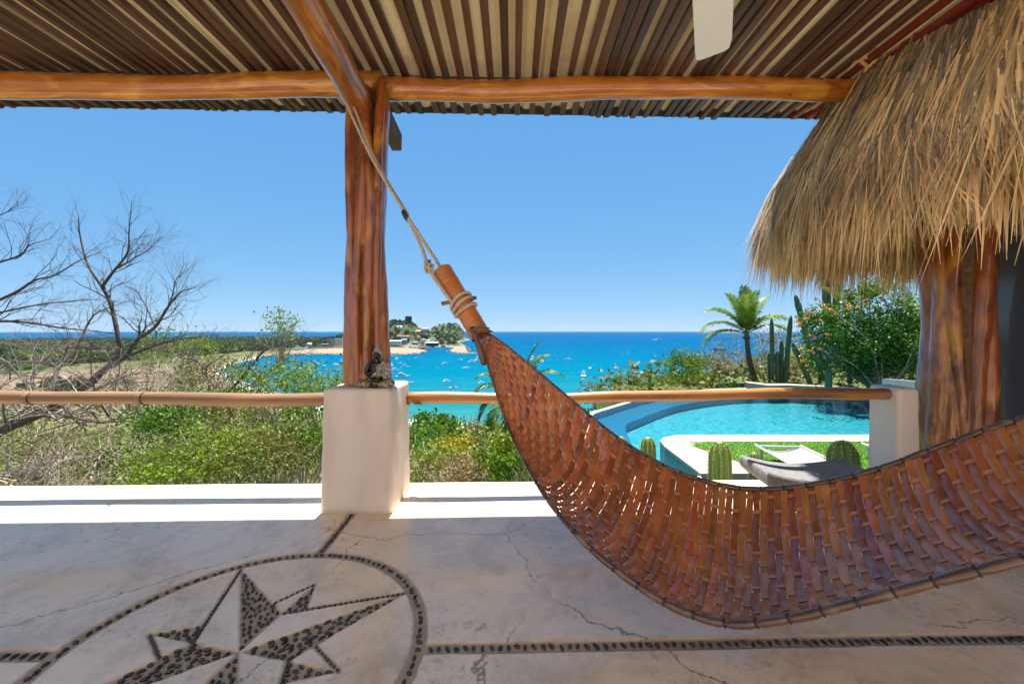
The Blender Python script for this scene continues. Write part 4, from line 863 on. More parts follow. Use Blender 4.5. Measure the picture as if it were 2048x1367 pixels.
for k in range(5):
    q = p + Vector((.03 * k - .06, .0, random.uniform(-.03, .05))); P_ = [q, q + Vector((.05, -.03, .06)), q + Vector((.12, -.02, .02 + .03 * k)), q + Vector((.20, .02, .05))]
    ribbon(g, [Vector(v) for v in spline(P_, 10)], [Vector((.006, .0, .016))] * 10, [Vector((0, -1, 0))] * 10, .001)
g.build('loose_fronds', 'thatch', th_, smooth=True)
# ================================================================== PLANTS
def on_land(x, y): return float(hgt(np.array([x]), np.array([y]))[0])
# ---- cacti
def ribbed(g, path, rads, ribs=10, depth=.16, twist=0.0, nt=None):
    P = [Vector(p) for p in path]; k = len(P); nt = nt or ribs * 6; V = []
    for i in range(k):
        T = (P[min(i + 1, k - 1)] - P[max(i - 1, 0)]).normalized(); x = Vector((1, 0, 0)); x = (x - T * x.dot(T)).normalized(); y = T.cross(x)
        for j in range(nt):
            a = 2 * PI * j / nt; c = abs(math.cos(a * ribs / 2 + twist * i)); rr = rads[i] * (1 - depth + depth * c ** .7); V.append(P[i] + x * rr * math.cos(a) + y * rr * math.sin(a))
    F_ = [(i * nt + j, i * nt + (j + 1) % nt, (i + 1) * nt + (j + 1) % nt, (i + 1) * nt + j) for i in range(k - 1) for j in range(nt)] + [tuple(range((k - 1) * nt, k * nt))]
    g.add(V, F_)
def near_cactus(px, ptop, wpx, Y, label, ribs, zb=-1.0):
    r = wpx * Y / F / 2; t = pt(px, ptop, Y); h = t.z - zb; c = thing('barrel_cactus', (t.x, Y, zb), label, 'cactus', 'ribbed cacti behind the terrace edge'); n = 34
    path, rad = [], []
    for i in range(n):
        q = i / (n - 1); z = zb + h * (1 - (1 - q) ** 1.6); d = (t.z - z); path.append((t.x + .01 * math.sin(q * 3), Y, z)); rad.append(r * (min(1, math.sqrt(max(1e-4, 1 - max(0, 1 - d / (r * 1.25)) ** 2))) * (.88 + .12 * math.sin(min(1, d / (r * 3)) * PI / 2))))
    rad[-1] = r * .06; g = G(); ribbed(g, path, rad, ribs, .24); g.build('body', 'cactus', c, smooth=True)
    g = G(); rng = random.Random(px)
    for j in range(ribs):
        a = 2 * PI * j / ribs
        if math.sin(a) > .55: continue
        z = t.z - .012
        while z > t.z - .62 and z > zb:
            d = t.z - z; rr = r * min(1, math.sqrt(max(0, 1 - max(0, 1 - d / (r * 1.25)) ** 2))) * (.88 + .12 * math.sin(min(1, d / (r * 3)) * PI / 2)); b = Vector((t.x + rr * math.cos(a), Y + rr * math.sin(a), z)); o_ = Vector((math.cos(a), math.sin(a), .15))
            for _ in range(9):
                dv = (o_ + Vector((rng.gauss(0, .65), rng.gauss(0, .65), rng.gauss(0, .65)))).normalized(); ln = r * rng.uniform(.13, .26); s_ = dv.cross(Vector((.3, .5, .8))).normalized() * .0034; u_ = dv.cross(s_).normalized() * .0034
                g.add([b - s_, b + s_, b + u_, b + dv * ln], [(0, 1, 3), (1, 2, 3), (2, 0, 3)])
            z -= r * rng.uniform(.19, .25)
    tag(g.build('spines', 'spines', c), kind='stuff'); return c
near_cactus(1438, 881, 43, 3.95, 'tall ribbed green cactus standing left of the stone bench', 10)
near_cactus(1507, 904, 21, 4.1, 'slim small ribbed cactus partly hidden by the stone bench', 11)
near_cactus(1684, 880, 57, 4.0, 'fattest ribbed green cactus between stone bench and plaster post', 11)
near_cactus(1295, 873, 31, 4.3, 'ribbed cactus rising over the hammock edge beside the pool corner', 10)
near_cactus(1240, 872, 32, 4.5, 'ribbed cactus seen through the gaps of the hammock weave', 10)
def column_cactus(px, stems, Y, label, zb=None):
    """stems: (px, base_py, px_top, py_top, width_px)"""
    zb = ZD if zb is None else zb; b = pt(px, 770, Y); c = thing('column_cactus', (b.x, Y, zb), label, 'cactus', 'column cacti behind the pool')
    for (x0, y0, x1, y1, w) in stems:
        dy = random.uniform(-.3, .3); a = pt(x0, y0, Y + dy); e = pt(x1, y1, Y + dy); m_ = a.lerp(e, .45) + Vector(((a.x - e.x) * .12, 0, -(abs(a.x - e.x)) * .25)); r = w * Y / F / 2; P = spline([a, m_, e], 26)
        g = G(); ribbed(g, P, [r * (.85 + .15 * min(1, i / 6)) * (1 if i < 22 else [.95, .82, .58, .15][i - 22]) * (1 + .06 * math.sin(i * 1.9)) for i in range(26)], 8, .22, nt=32); g.build('stem', 'cactus_far', c, smooth=True)
    return c
column_cactus(1560, [(1545, 768, 1543, 634, 8), (1539, 768, 1538, 705, 7), (1555, 768, 1554, 700, 8), (1563, 768, 1563, 680, 8), (1571, 768, 1582, 629, 9)], 18.6, 'dense clump of upright column cacti beside the leaning palm')
column_cactus(1640, [(1623, 772, 1584, 684, 10), (1618, 700, 1590, 588, 11), (1650, 760, 1618, 700, 10)], 17.6, 'tall curved cactus stems leaning left of the flowering bush')
column_cactus(1660, [(1657, 785, 1657, 735, 12), (1657, 735, 1632, 712, 8)], 15.2, 'short pale cactus stump at the pool corner below the flowering bush')
column_cactus(1663, [(1657, 690, 1650, 540, 15), (1672, 690, 1674, 530, 13)], 19.2, 'pair of thick cactus trunks rising into the thatch fringe')
c2 = column_cactus(1255, [(1250, 800, 1250, 769, 9), (1261, 800, 1260, 757, 9)], 19.5, 'pair of small cacti just beyond the infinity edge')

# ---- foliage crowns
def crown_pts(n, c, r, clumps=26, fill=.45, rng=RNG, flatb=True):
    """points gathered in clumps through an ellipsoid"""
    u = rng.normal(size=(clumps, 3)); u /= np.linalg.norm(u, axis=1)[:, None]
    if flatb: u[:, 2] = np.where(u[:, 2] < -.3, -u[:, 2], u[:, 2])
    cr = rng.uniform(fill, 1.0, clumps)[:, None]; cc_ = u * cr; w = rng.uniform(.5, 1.5, clumps); w /= w.sum(); idx = rng.choice(clumps, n, p=w)
    P = cc_[idx] + rng.normal(size=(n, 3)) * rng.uniform(.10, .22, clumps)[idx][:, None]; return P * np.array(r) + np.array(c)
def branches(g, base, tips, r0, n=3, seed=0, bend=.25):
    rng = random.Random(seed)
    for t_ in tips:
        b = Vector(base); e = Vector(t_); m_ = b.lerp(e, .5) + Vector((rng.gauss(0, bend), rng.gauss(0, bend), rng.uniform(0, bend))) * (e - b).length * .4
        P = spline([b, m_, e], 9); g.tube(P, [r0 * (1 - .85 * i / 8) for i in range(9)], 5)
def shrub(name, label, x, y, zb, r, h, nleaf, ls, m, group=None, stem='bark_pale', clumps=30, twig_n=22, fill=.35, aspect=.5, cat='shrub', extra=None):
    s = thing(name, (x, y, zb), label, cat, group); c = (x, y, zb + h * .58); P = crown_pts(int(nleaf * .72), c, (r * 1.08, r * .95, h * .5), clumps, fill); P = P[P[:, 2] > zb + .05]
    g = G(); g.quads(leaf_quads(P, ls * 1.05, .6, aspect=aspect)); tag(g.build('foliage', m, s), kind='stuff')
    g = G(); tips = P[RNG.choice(len(P), twig_n)]; branches(g, (x, y, zb - .1), tips, r * .024, seed=int(abs(x * 100)) % 999); tag(g.build('stems', stem, s, smooth=True), kind='stuff'); return s
def twiggy(g, base, d, length, r, depth, rng, seg=5, spread=.75, droop=.0):
    """recursive bare branch"""
    p = Vector(base); d = Vector(d).normalized(); P = [p.copy()]; n = seg
    for i in range(n):
        d = (d + Vector((rng.gauss(0, .16), rng.gauss(0, .16), rng.gauss(0, .14) - droop))).normalized(); p = p + d * (length / n); P.append(p.copy())
    g.tube(P, [r * (1 - .62 * i / n) for i in range(n + 1)], 5 if r > .012 else 3, cap=False)
    if depth <= 0: return
    k = rng.randint(3, 4)
    for q in range(k):
        i = min(n, max(1, int(n * (.35 + .65 * (q + 1) / k)))); dd = (d + Vector((rng.gauss(0, spread), rng.gauss(0, spread), rng.gauss(0, spread) + .12))).normalized()
        twiggy(g, P[i], dd, length * rng.uniform(.42, .68), r * (1 - .62 * i / n) * .72, depth - 1, rng, max(3, seg - 1), spread, droop)

# ---- the big bare tree on the left, limbs laid out one by one
bt = thing('bare_tree', (pt(-120, 900, 9.5).x, 9.5, -4.0), 'leafless tree with long dark branches spreading over the railing and sky', 'tree')
rng = random.Random(4)
def limb(pts, r0, r1, depth=2, every=2, tw=.9, name='limb', m='bark', start=.25, fr=1.0):
    P = spline([pt(*p) for p in pts], 26); g = G(); R = [r0 + (r1 - r0) * i / 25 for i in range(26)]; g.tube(P, R, 8)
    for i in range(int(26 * start), 26, every):
        for _ in range(2):
            T = (P[min(i + 1, 25)] - P[i - 1]).normalized(); dd = (T * .8 + Vector((rng.gauss(0, .55), rng.gauss(0, .55), rng.gauss(.15, .5)))).normalized()
            twiggy(g, P[i], dd, tw * rng.uniform(.5, 1.2) * (1.15 - .5 * i / 25), max(.004, R[i] * .42), depth, rng, 5, .7)
    return g.build(name, m, bt, smooth=True)
g = G(); g.tube(spline([pt(-260, 1120, 9.3), pt(-120, 935, 9.5), pt(0, 862, 9.6), pt(90, 822, 9.7), pt(165, 778, 9.8), pt(205, 742, 9.9)], 30), [.14 - .062 * i / 29 for i in range(30)], 12); g.build('trunk', 'bark', bt, smooth=True)
g = G(); g.tube(spline([pt(-300, 1150, 9.2), pt(-300, 900, 8.9), pt(-290, 740, 8.7), pt(-262, 600, 8.6), pt(-225, 490, 8.5), pt(-200, 400, 8.5)], 26), [.13 - .085 * i / 25 for i in range(26)], 10); g.build('trunk', 'bark', bt, smooth=True)
limb([(203, 745, 9.9), (240, 706, 10), (236, 672, 10), (222, 610, 10.1), (205, 575, 10.1), (176, 530, 10.2), (160, 470, 10.3), (157, 428, 10.3)], .070, .008, start=.35)
limb([(205, 572, 10.1), (225, 545, 10.0), (255, 505, 9.9), (258, 462, 9.8), (264, 400, 9.7)], .038, .005)
limb([(228, 540, 10.0), (262, 520, 10.1), (296, 500, 10.2), (322, 474, 10.3)], .022, .004)
limb([(207, 740, 9.9), (250, 715, 9.7), (272, 682, 9.6), (310, 654, 9.5), (335, 615, 9.4), (360, 585, 9.3), (390, 575, 9.2)], .060, .006)
limb([(252, 713, 9.7), (300, 695, 9.4), (345, 680, 9.3), (400, 673, 9.2), (440, 668, 9.1)], .035, .005)
limb([(310, 655, 9.5), (300, 630, 9.6), (285, 600, 9.7), (268, 575, 9.8)], .022, .004)
limb([(335, 618, 9.4), (345, 590, 9.5), (352, 560, 9.6), (368, 545, 9.7)], .018, .003)
limb([(90, 823, 9.7), (118, 735, 10.6), (150, 700, 11), (180, 640, 11.3), (205, 620, 11.5), (260, 600, 11.6)], .050, .005)
limb([(-290, 740, 8.7), (-160, 690, 8.6), (-60, 650, 8.8), (0, 642, 9), (60, 645, 9.2), (120, 655, 9.4), (170, 660, 9.5), (240, 668, 9.6)], .050, .006, start=.4)
limb([(-280, 690, 8.66), (-160, 655, 8.9), (-40, 615, 9.0), (30, 585, 9.0), (70, 560, 9.1), (110, 550, 9.2), (160, 520, 9.3), (200, 505, 9.4)], .046, .005, start=.4)
limb([(-155, 655, 8.9), (-60, 640, 9.2), (0, 625, 9.2), (60, 612, 9.2), (110, 605, 9.3), (170, 600, 9.4), (200, 598, 9.4)], .030, .004, start=.3)
limb([(-258, 590, 8.6), (-120, 560, 8.7), (-20, 530, 8.8), (40, 510, 8.9), (60, 490, 9), (100, 478, 9.1)], .036, .004, start=.35)
limb([(-225, 490, 8.5), (-140, 470, 8.5), (-60, 440, 8.6), (0, 430, 8.7), (35, 410, 8.8)], .030, .004, start=.35)
limb([(-295, 850, 8.8), (-170, 815, 8.6), (-60, 780, 8.6), (0, 726, 8.8), (40, 748, 9), (90, 755, 9.2), (140, 758, 9.4), (200, 735, 9.6)], .034, .005, m='bark_pale')
limb([(40, 830, 9.5), (60, 760, 10), (85, 720, 10.2), (130, 690, 10.4), (165, 665, 10.6)], .03, .004, m='bark_pale')
limb([(150, 800, 9.2), (200, 775, 9.0), (255, 750, 8.9), (300, 745, 8.8), (340, 742, 8.7)], .026, .004, m='bark_pale', start=.2)
# ---- second leafless tree in front of the bay
bt = thing('bare_tree', (pt(440, 930, 11).x, 11.0, -4.6), 'low leafless tree with fan of dark branches in front of the bay', 'tree')
g = G(); g.tube(spline([pt(430, 1020, 11), pt(435, 900, 11), pt(425, 850, 11), pt(430, 800, 11)], 16), [.10 - .03 * i / 15 for i in range(16)], 10); g.build('trunk', 'bark', bt, smooth=True)
limb([(428, 810, 11), (470, 770, 10.8), (500, 735, 10.6), (530, 700, 10.4), (560, 690, 10.2), (610, 672, 10)], .050, .005)
limb([(470, 780, 10.8), (500, 770, 10.6), (545, 740, 10.4), (580, 715, 10.3), (620, 705, 10.2)], .032, .004)
limb([(420, 800, 11), (418, 760, 11.2), (412, 735, 11.4), (440, 715, 11.5), (470, 690, 11.6)], .036, .004)
limb([(414, 740, 11.3), (390, 720, 11.3), (360, 715, 11.2), (335, 700, 11.1)], .026, .004)
limb([(430, 850, 11), (395, 830, 11.2), (350, 800, 11.3), (330, 780, 11.4), (300, 778, 11.4)], .036, .004, m='bark_pale')
limb([(435, 880, 11), (500, 850, 10.4), (545, 835, 10.1), (590, 815, 9.9), (630, 808, 9.8)], .036, .004, m='bark_pale')
# ---- dry brush on the left slope
def brush(x, y, zb, h, label, seed, n=9, m='bark_pale', grp='dry brush on the left slope'):
    s = thing('dry_brush', (x, y, zb), label, 'shrub', grp); r_ = random.Random(seed); g = G()
    for k in range(n):
        a = r_.uniform(0, 2 * PI); twiggy(g, (x + r_.gauss(0, .3), y + r_.gauss(0, .3), zb), (math.cos(a) * 1.0, math.sin(a) * .5, r_.uniform(.15, .75)), h * r_.uniform(.6, 1.1), .022, 2, r_, 6, .8, .02)
    tag(g.build('stems', m, s, smooth=True), kind='stuff'); return s
BR = [(30, 945, 6.0, 'tangle of pale dry twigs at the terrace edge below the bare tree trunk'), (150, 955, 6.4, 'pale crossed dry branches low at the terrace edge'), (260, 940, 7.0, 'grey dry twigs beside the green bush under the railing'),
      (60, 880, 8.5, 'dense grey dry brush below the leafless tree'), (190, 870, 9.5, 'brown dry brush under the middle of the left railing'), (330, 930, 7.4, 'sprawling dry branch lying over the green undergrowth'),
      (-60, 930, 6.6, 'dry twigs at the far left edge of the terrace'), (300, 850, 12.0, 'dry brush between the two leafless trees'), (120, 830, 13.0, 'thin dry brush just below the railing on the left slope')]
for k, (px, py, Y, lab) in enumerate(BR):
    p = pt(px, py, Y); z0 = on_land(p.x, Y); z0 = max(z0, p.z - 1.6); brush(p.x, Y, z0, 1.35 + .07 * Y, lab, 30 + k, 22)
BR2 = [(20, 800, 8.0, 'pale leafless twigs over the left end of the railing'), (110, 800, 8.6, 'pale leafless twigs in front of the brown field'), (200, 805, 9.2, 'tangle of pale twigs beside the dark tree trunk over the railing'), (290, 805, 10.5, 'pale leafless twigs right of the dark tree trunk over the railing'), (350, 800, 12.5, 'thin grey twigs between the two leafless trees above the railing'), (60, 810, 12.0, 'thin grey twigs behind the dark tree limbs at far left'), (520, 800, 13.0, 'thin grey twigs in front of the beach left of the pedestal')]
for k, (px, py, Y, lab) in enumerate(BR2):
    p = pt(px, py, Y); brush(p.x, Y, p.z - .4, 1.2 + .06 * Y, lab, 60 + k, 13, 'bark_pale' if k % 2 else 'twig')
# ---- green shrubs on the left slope: (px, py of the crown's middle, depth, radius, height, leaves, leaf, material, label)
GS = [(340, 860, 8.4, .9, 1.5, 5200, .055, 'leaf_green', 'fine-leaved vivid green bush under the middle of the left railing'),
      (420, 930, 6.6, 1.0, 1.3, 6500, .045, 'leaf_bright', 'low yellow green bush touching the terrace edge left of the pedestal'),
      (330, 950, 6.2, .8, .9, 4200, .04, 'leaf_bright', 'small light green bush at the terrace edge among dry branches'),
      (530, 925, 6.8, 1.0, 1.4, 6000, .05, 'leaf_olive', 'leafy olive green bush low beside the pedestal'),
      (610, 890, 7.8, .9, 1.6, 5500, .055, 'leaf_green', 'deep green bush immediately left of the pedestal'),
      (560, 785, 9.5, 1.15, 1.7, 4200, .060, 'leaf_bright', 'yellow green bush rising above the railing left of the pedestal'),
      (640, 800, 9.0, .8, 1.8, 3000, .06, 'leaf_bright', 'light green sprigs showing over the railing beside the pedestal'),
      (480, 850, 9.5, 1.1, 1.6, 3600, .06, 'leaf_olive', 'olive bush among branches under the railing'),
      (440, 780, 16, 2.0, 2.6, 3200, .10, 'leaf_olive', 'olive bush behind the low leafless tree'),
      (370, 705, 26, 2.6, 3.4, 2600, .14, 'leaf_bright', 'yellow green treetop above the plain left of the bay'),
      (560, 668, 24, 1.3, 3.2, 1000, .14, 'leaf_bright', 'thin yellow green sprig standing against the bay'),
      (300, 790, 18, 2.2, 2.4, 2600, .10, 'leaf_olive', 'olive brush beyond the railing near the brown field'),
      (200, 940, 8.6, 1.1, .8, 2000, .05, 'leaf_olive', 'olive green undergrowth under the dry branches'),
      (60, 905, 10.5, 1.5, 1.2, 2000, .06, 'leaf_olive', 'dull green undergrowth at far left below the tree trunk'),
      (-40, 850, 12, 1.5, 1.6, 2500, .07, 'leaf_green', 'green bush at the left end of the railing')]
for k, (px, py, Y, r, h, nl, ls, m, lab) in enumerate(GS):
    p = pt(px, py, Y); zb = p.z - h * .58; shrub('green_shrub', lab, p.x, Y, zb, r, h, nl, ls, m, 'green shrubs on the left slope')
# ---- plants seen between the pedestal and the hammock
MS = [(1010, 925, 6.2, .55, .95, 4200, .055, 'leaf_bright', 'light green broad-leaved bush below the hammock edge'), (1060, 945, 5.6, .45, .7, 2600, .05, 'leaf_green', 'small green bush under the hammock at the terrace edge'),
      (900, 945, 7.0, .8, .7, 3600, .04, 'leaf_dry', 'tan dry grass tuft at the terrace edge beside the pedestal'), (850, 940, 7.6, .8, .9, 3600, .045, 'leaf_bright', 'yellow green bush right of the pedestal at floor level'),
      (920, 905, 12, .9, 1.2, 1300, .09, 'leaf_yellow', 'bush with bright yellow leaves between pedestal and hammock'), (950, 955, 6.4, .6, .5, 2600, .04, 'leaf_dry', 'pale dry brush in the middle of the terrace edge'),
      (845, 900, 14, 1.2, 1.8, 2600, .08, 'leaf_green', 'dark green bush beside the right face of the pedestal'), (980, 890, 13, 1.1, 1.2, 1500, .08, 'leaf_dry', 'dry grey brush below the palm trunk')]
for (px, py, Y, r, h, nl, ls, m, lab) in MS:
    p = pt(px, py, Y); shrub('hillside_shrub', lab, p.x, Y, p.z - h * .58, r, h, nl, ls, m, 'shrubs between pedestal and hammock')
# ---- shrubs beyond the pool
PS = [(1365, 745, 21, 1.35, 2.3, 4200, .10, 'leaf_green', 'green bush standing beyond the middle of the infinity edge'), (1385, 770, 20, 1.5, 1.2, 4000, .09, 'leaf_bright', 'bright yellow green low bush on the infinity edge'),
      (1400, 735, 23, 1.2, 2.4, 1600, .10, 'leaf_olive', 'thin olive shrub right of the green bush beyond the pool'), (1300, 778, 20, 1.2, 1.1, 900, .10, 'leaf_olive', 'sparse leafy stems beside the two small cacti'),
      (1190, 785, 20, .8, 1.2, 700, .10, 'leaf_olive', 'wispy green plant at the left end of the infinity edge'), (1440, 740, 24, 1.6, 3.0, 2200, .09, 'leaf_dry', 'tan dry shrub left of the leaning palm'),
      (1480, 750, 23, 1.6, 2.0, 3000, .08, 'leaf_dry', 'straw coloured dry grass at the foot of the leaning palm'), (1525, 735, 24, 1.5, 2.4, 3000, .10, 'leaf_olive', 'olive bush between the leaning palm and the cactus clump'),
      (1460, 700, 26, 1.3, 2.6, 600, .08, 'leaf_olive', 'nearly bare bush with thin stems against the sea'), (1600, 735, 22, 1.4, 2.6, 3600, .10, 'leaf_yellow', 'yellow green bush behind the curved cactus'),
      (1545, 690, 28, 1.8, 2.4, 1800, .10, 'leaf_dry', 'dry brown brush behind the top of the cactus clump')]
for (px, py, Y, r, h, nl, ls, m, lab) in PS:
    p = pt(px, py, Y); shrub('garden_shrub', lab, p.x, Y, p.z - h * .58, r, h, nl, ls, m, 'shrubs beyond the pool', twig_n=16)
# ---- big flowering bush at the right
fb = thing('flowering_bush', (pt(1740, 780, 15.5).x, 15.5, ZD), 'large dense green bush with orange flowers under the thatch fringe', 'bush')
P = np.concatenate([crown_pts(9000, tuple(pt(1690, 690, 15.5)), (1.7, 1.3, 1.6), 60, .3, flatb=False), crown_pts(9000, tuple(pt(1760, 665, 15.8)), (1.6, 1.2, 1.9), 60, .3, flatb=False), crown_pts(9000, tuple(pt(1825, 700, 15.2)), (1.5, 1.2, 1.6), 60, .3, flatb=False), crown_pts(1800, tuple(pt(1740, 590, 15.6)), (.7, .7, .7), 12, .3), crown_pts(900, tuple(pt(1640, 650, 15.3)), (.7, .7, .9), 12, .3)])
P = P[P[:, 2] > ZD + .1]; g = G(); g.quads(leaf_quads(P[:16500], .095, aspect=.62)); tag(g.build('dark_foliage', 'leaf_dark', fb), kind='stuff'); g = G(); g.quads(leaf_quads(P[16500:], .095, aspect=.62)); tag(g.build('light_foliage', 'leaf_green', fb), kind='stuff')
g = G(); base = Vector((pt(1760, 780, 15.5).x, 15.5, ZD)); branches(g, base, P[RNG.choice(len(P), 40)], .06, seed=3); tag(g.build('stems', 'bark_pale', fb, smooth=True), kind='stuff')
fl = []
for px, py in ((1615, 622), (1622, 628), (1612, 637), (1602, 646), (1601, 652), (1632, 596), (1640, 602), (1655, 618), (1663, 620), (1672, 625), (1697, 617), (1692, 616), (1730, 600), (1715, 612), (1657, 668), (1630, 675), (1622, 702), (1603, 722), (1640, 698), (1636, 640), (1700, 611), (1620, 670), (1648, 612), (1594, 641), (1607, 690)):
    fl.append(crown_pts(20, tuple(pt(px, py, 14.4 + random.uniform(-.2, .2))), (.11, .11, .07), 4, .2, flatb=False))
g = G(); g.quads(leaf_quads(np.concatenate(fl), .07, aspect=.8)); tag(g.build('flowers', 'flower_orange', fb), kind='stuff')
# ---- palms
def frond(g, base, d, length, droop, nl=34, ll=.45, wd=.022, rng=random, up=None, fold=.5):
    d = Vector(d).normalized(); P = [Vector(base)]; n = 16
    for i in range(n):
        d = (d + Vector((0, 0, -droop / n * (.4 + 1.6 * i / n)))).normalized(); P.append(P[-1] + d * (length / n))
    g.tube(P, [.020 * length / 2 * (1 - .85 * i / n) + .002 for i in range(n + 1)], 5)
    for k in range(nl):
        t = .12 + .88 * k / (nl - 1); i = min(n - 1, int(t * n)); p = P[i].lerp(P[i + 1], t * n - i); T = (P[i + 1] - P[i]).normalized(); s = T.cross(Vector((0, 0, 1)))
        if s.length < .1: s = T.cross(Vector((1, 0, 0)))
        s.normalize(); nrm = s.cross(T).normalized(); L_ = ll * (math.sin(PI * (.12 + .80 * t)) ** .7) * rng.uniform(.85, 1.1)
        for sg in (-1, 1):
            dv = (s * sg * .8 + T * (.55 + .5 * t) + nrm * (fold * .4) + Vector((rng.gauss(0, .07), rng.gauss(0, .07), rng.gauss(0, .07)))).normalized(); m_ = p + dv * L_ * .55; e = p + dv * L_ + Vector((0, 0, -L_ * .30)); w = T * wd * .5
            g.add([p - w * .5, p + w * .5, m_ + w, e, m_ - w], [(0, 1, 2, 4), (4, 2, 3)])
def palm(label, base, top, r0, r1, fr, flen, leafm, seed, name='palm_tree', ll=.45, wd=.024, nl=34, grp=None, bendx=0):
    b, t_ = Vector(base), Vector(top); p = thing(name, base, label, 'palm', grp); rng = random.Random(seed)
    P = spline([b, b.lerp(t_, .5) + Vector((bendx, 0, 0)), t_], 30); g = G(); g.tube(P, [(r0 + (r1 - r0) * i / 29) * (1.07 if i % 2 else .96) for i in range(30)], 10); g.build('trunk', 'palm_trunk', p, smooth=True)
    g = G()
    for k in range(10): a = rng.uniform(0, 6.28); g.tube([t_ + Vector((0, 0, -.25)), t_ + Vector((math.cos(a) * r1 * 1.9, math.sin(a) * r1 * 1.9, -.30 + rng.uniform(0, .25)))], [r1 * .8, r1 * .25], 5)
    g.build('crown_shaft', 'palm_trunk', p)
    for (az, el, dr, k) in fr:
        g = G(); a = D(az); frond(g, t_, (math.cos(a) * math.cos(D(el)), math.sin(a) * math.cos(D(el)), math.sin(D(el))), flen * k, dr, nl, ll, wd, rng); g.build('frond', leafm, p)
    return p
Y = 20.0
palm('young coconut palm with leaning trunk beyond the pool', (pt(1512, 768, Y).x, Y, pt(1512, 768, Y).z), pt(1493, 668, Y), .15, .10,
     [(182, 40, 1.5, 1.05), (175, 22, 1.5, 1.0), (170, 58, 1.3, 1.0), (120, 74, .9, .95), (80, 84, .7, 1.0), (60, 76, .8, 1.05), (20, 68, 1.0, 1.0), (5, 50, 1.3, 1.0), (-10, 36, 1.5, .95), (-120, 70, 1.0, .95), (-80, 78, .8, .9), (-60, 55, 1.3, .7), (200, 72, 1.0, .95), (150, 62, 1.2, .9)], 2.35, 'palm_leaf', 3, ll=.62, wd=.05, nl=64, bendx=-.10)
Y = 13.0
pm_ = palm('dark green palm behind the hammock with its slim trunk below the railing', (pt(1012, 945, Y).x, Y, -4.6), pt(1030, 800, Y), .075, .06,
     [(185, 50, 1.9, .9), (195, 25, 2.2, .85), (170, 62, 1.6, .9), (10, 58, 1.5, 1.1), (-5, 40, 1.9, 1.15), (30, 68, 1.2, 1.1), (0, 75, .8, 1.15), (-60, 30, 2.2, .9), (230, 20, 2.4, .9), (100, 60, 1.4, .9), (260, 10, 2.4, .9), (15, 30, 2.2, 1.0)], 1.75, 'palm_leaf_dark', 8, ll=.50, wd=.05, nl=60)
Y = 17.0
palm('golden feather palm behind the flowering bush next to the thick trunk column', (pt(1850, 780, Y).x, Y, ZD), pt(1845, 690, Y), .10, .07, [(100, 75, .8, 1), (160, 40, 1.4, 1), (185, 30, 1.6, 1), (20, 50, 1.2, 1), (60, 70, 1, 1), (215, 40, 1.5, 1), (-90, 45, 1.5, 1), (260, 60, 1.2, .9)], 2.2, 'palm_leaf_gold', 11, ll=.5, wd=.032, grp='feather palms behind the flowering bush')
palm('upright feather palm showing between bush top and thatch', (pt(1822, 780, 19).x, 19, ZD), pt(1822, 630, 19), .10, .07, [(100, 80, .5, .9), (150, 62, .9, .9), (30, 62, .9, .9), (200, 50, 1.3, .9), (-30, 50, 1.3, .9), (180, 75, .7, .9)], 1.6, 'palm_leaf', 12, ll=.42, wd=.032, grp='feather palms behind the flowering bush')
palm('yellow feather palm behind the left top of the flowering bush', (pt(1700, 780, 18.5).x, 18.5, ZD), pt(1692, 625, 18.5), .10, .07, [(178, 66, 1.2, 1), (150, 75, .8, 1), (5, 38, 1.5, 1.1), (20, 62, 1.1, 1), (185, 40, 1.6, .9), (-90, 60, 1.2, .9), (100, 80, .6, .9)], 1.7, 'palm_leaf_gold', 13, ll=.42, wd=.032, grp='feather palms behind the flowering bush')
palm('small feather palm half hidden left of the flowering bush', (pt(1640, 780, 18.8).x, 18.8, ZD), pt(1640, 700, 18.8), .08, .06, [(170, 50, 1.4, 1), (190, 30, 1.6, 1), (140, 70, 1, 1), (220, 40, 1.5, 1), (260, 55, 1.3, 1), (10, 60, 1.2, .9)], 1.5, 'palm_leaf_gold', 14, ll=.4, wd=.03, grp='feather palms behind the flowering bush')
# agave rosette at the pool corner
ag = thing('agave', (pt(1712, 786, 14).x, 14, ZD), 'dark spiky agave at the foot of the flowering bush', 'agave')
for k in range(16):
    a = 2 * PI * k / 16 + .2; e = .35 + .5 * (k % 3) / 2; b = Vector((pt(1712, 786, 14).x, 14, ZD + .03)); dv = Vector((math.cos(a) * math.cos(e), math.sin(a) * math.cos(e), math.sin(e))); sd = dv.cross(Vector((0, 0, 1))).normalized() * .045
    g = G(); g.add([b - sd, b + sd, b + dv * .3 + sd * 1.2, b + dv * .62 + Vector((0, 0, .04)), b + dv * .3 - sd * 1.2, b + dv * .3 - Vector((0, 0, .03))], [(0, 1, 2, 5), (0, 5, 4), (5, 2, 3), (4, 5, 3)]); g.build('leaf', 'cactus_far', ag)
# grey garden wall at the right
gw_ = [pt(1772, 757, 11.5), pt(1862, 764, 9.6)]; g = G(); a, b = gw_; n_ = (b - a).cross(Vector((0, 0, 1))).normalized() * .09
g.add([a + n_ + Vector((0, 0, -1.2)), b + n_ + Vector((0, 0, -1.2)), b + n_, a + n_, a - n_ + Vector((0, 0, -1.2)), b - n_ + Vector((0, 0, -1.2)), b - n_, a - n_], [(0, 1, 2, 3), (5, 4, 7, 6), (3, 2, 6, 7), (4, 0, 3, 7), (1, 5, 6, 2)])
tag(g.build('garden_wall', 'garden_wall', origin=(a.x, a.y, a.z - 1.2)), 'low grey cement garden wall behind the narrow plaster post', 'wall')
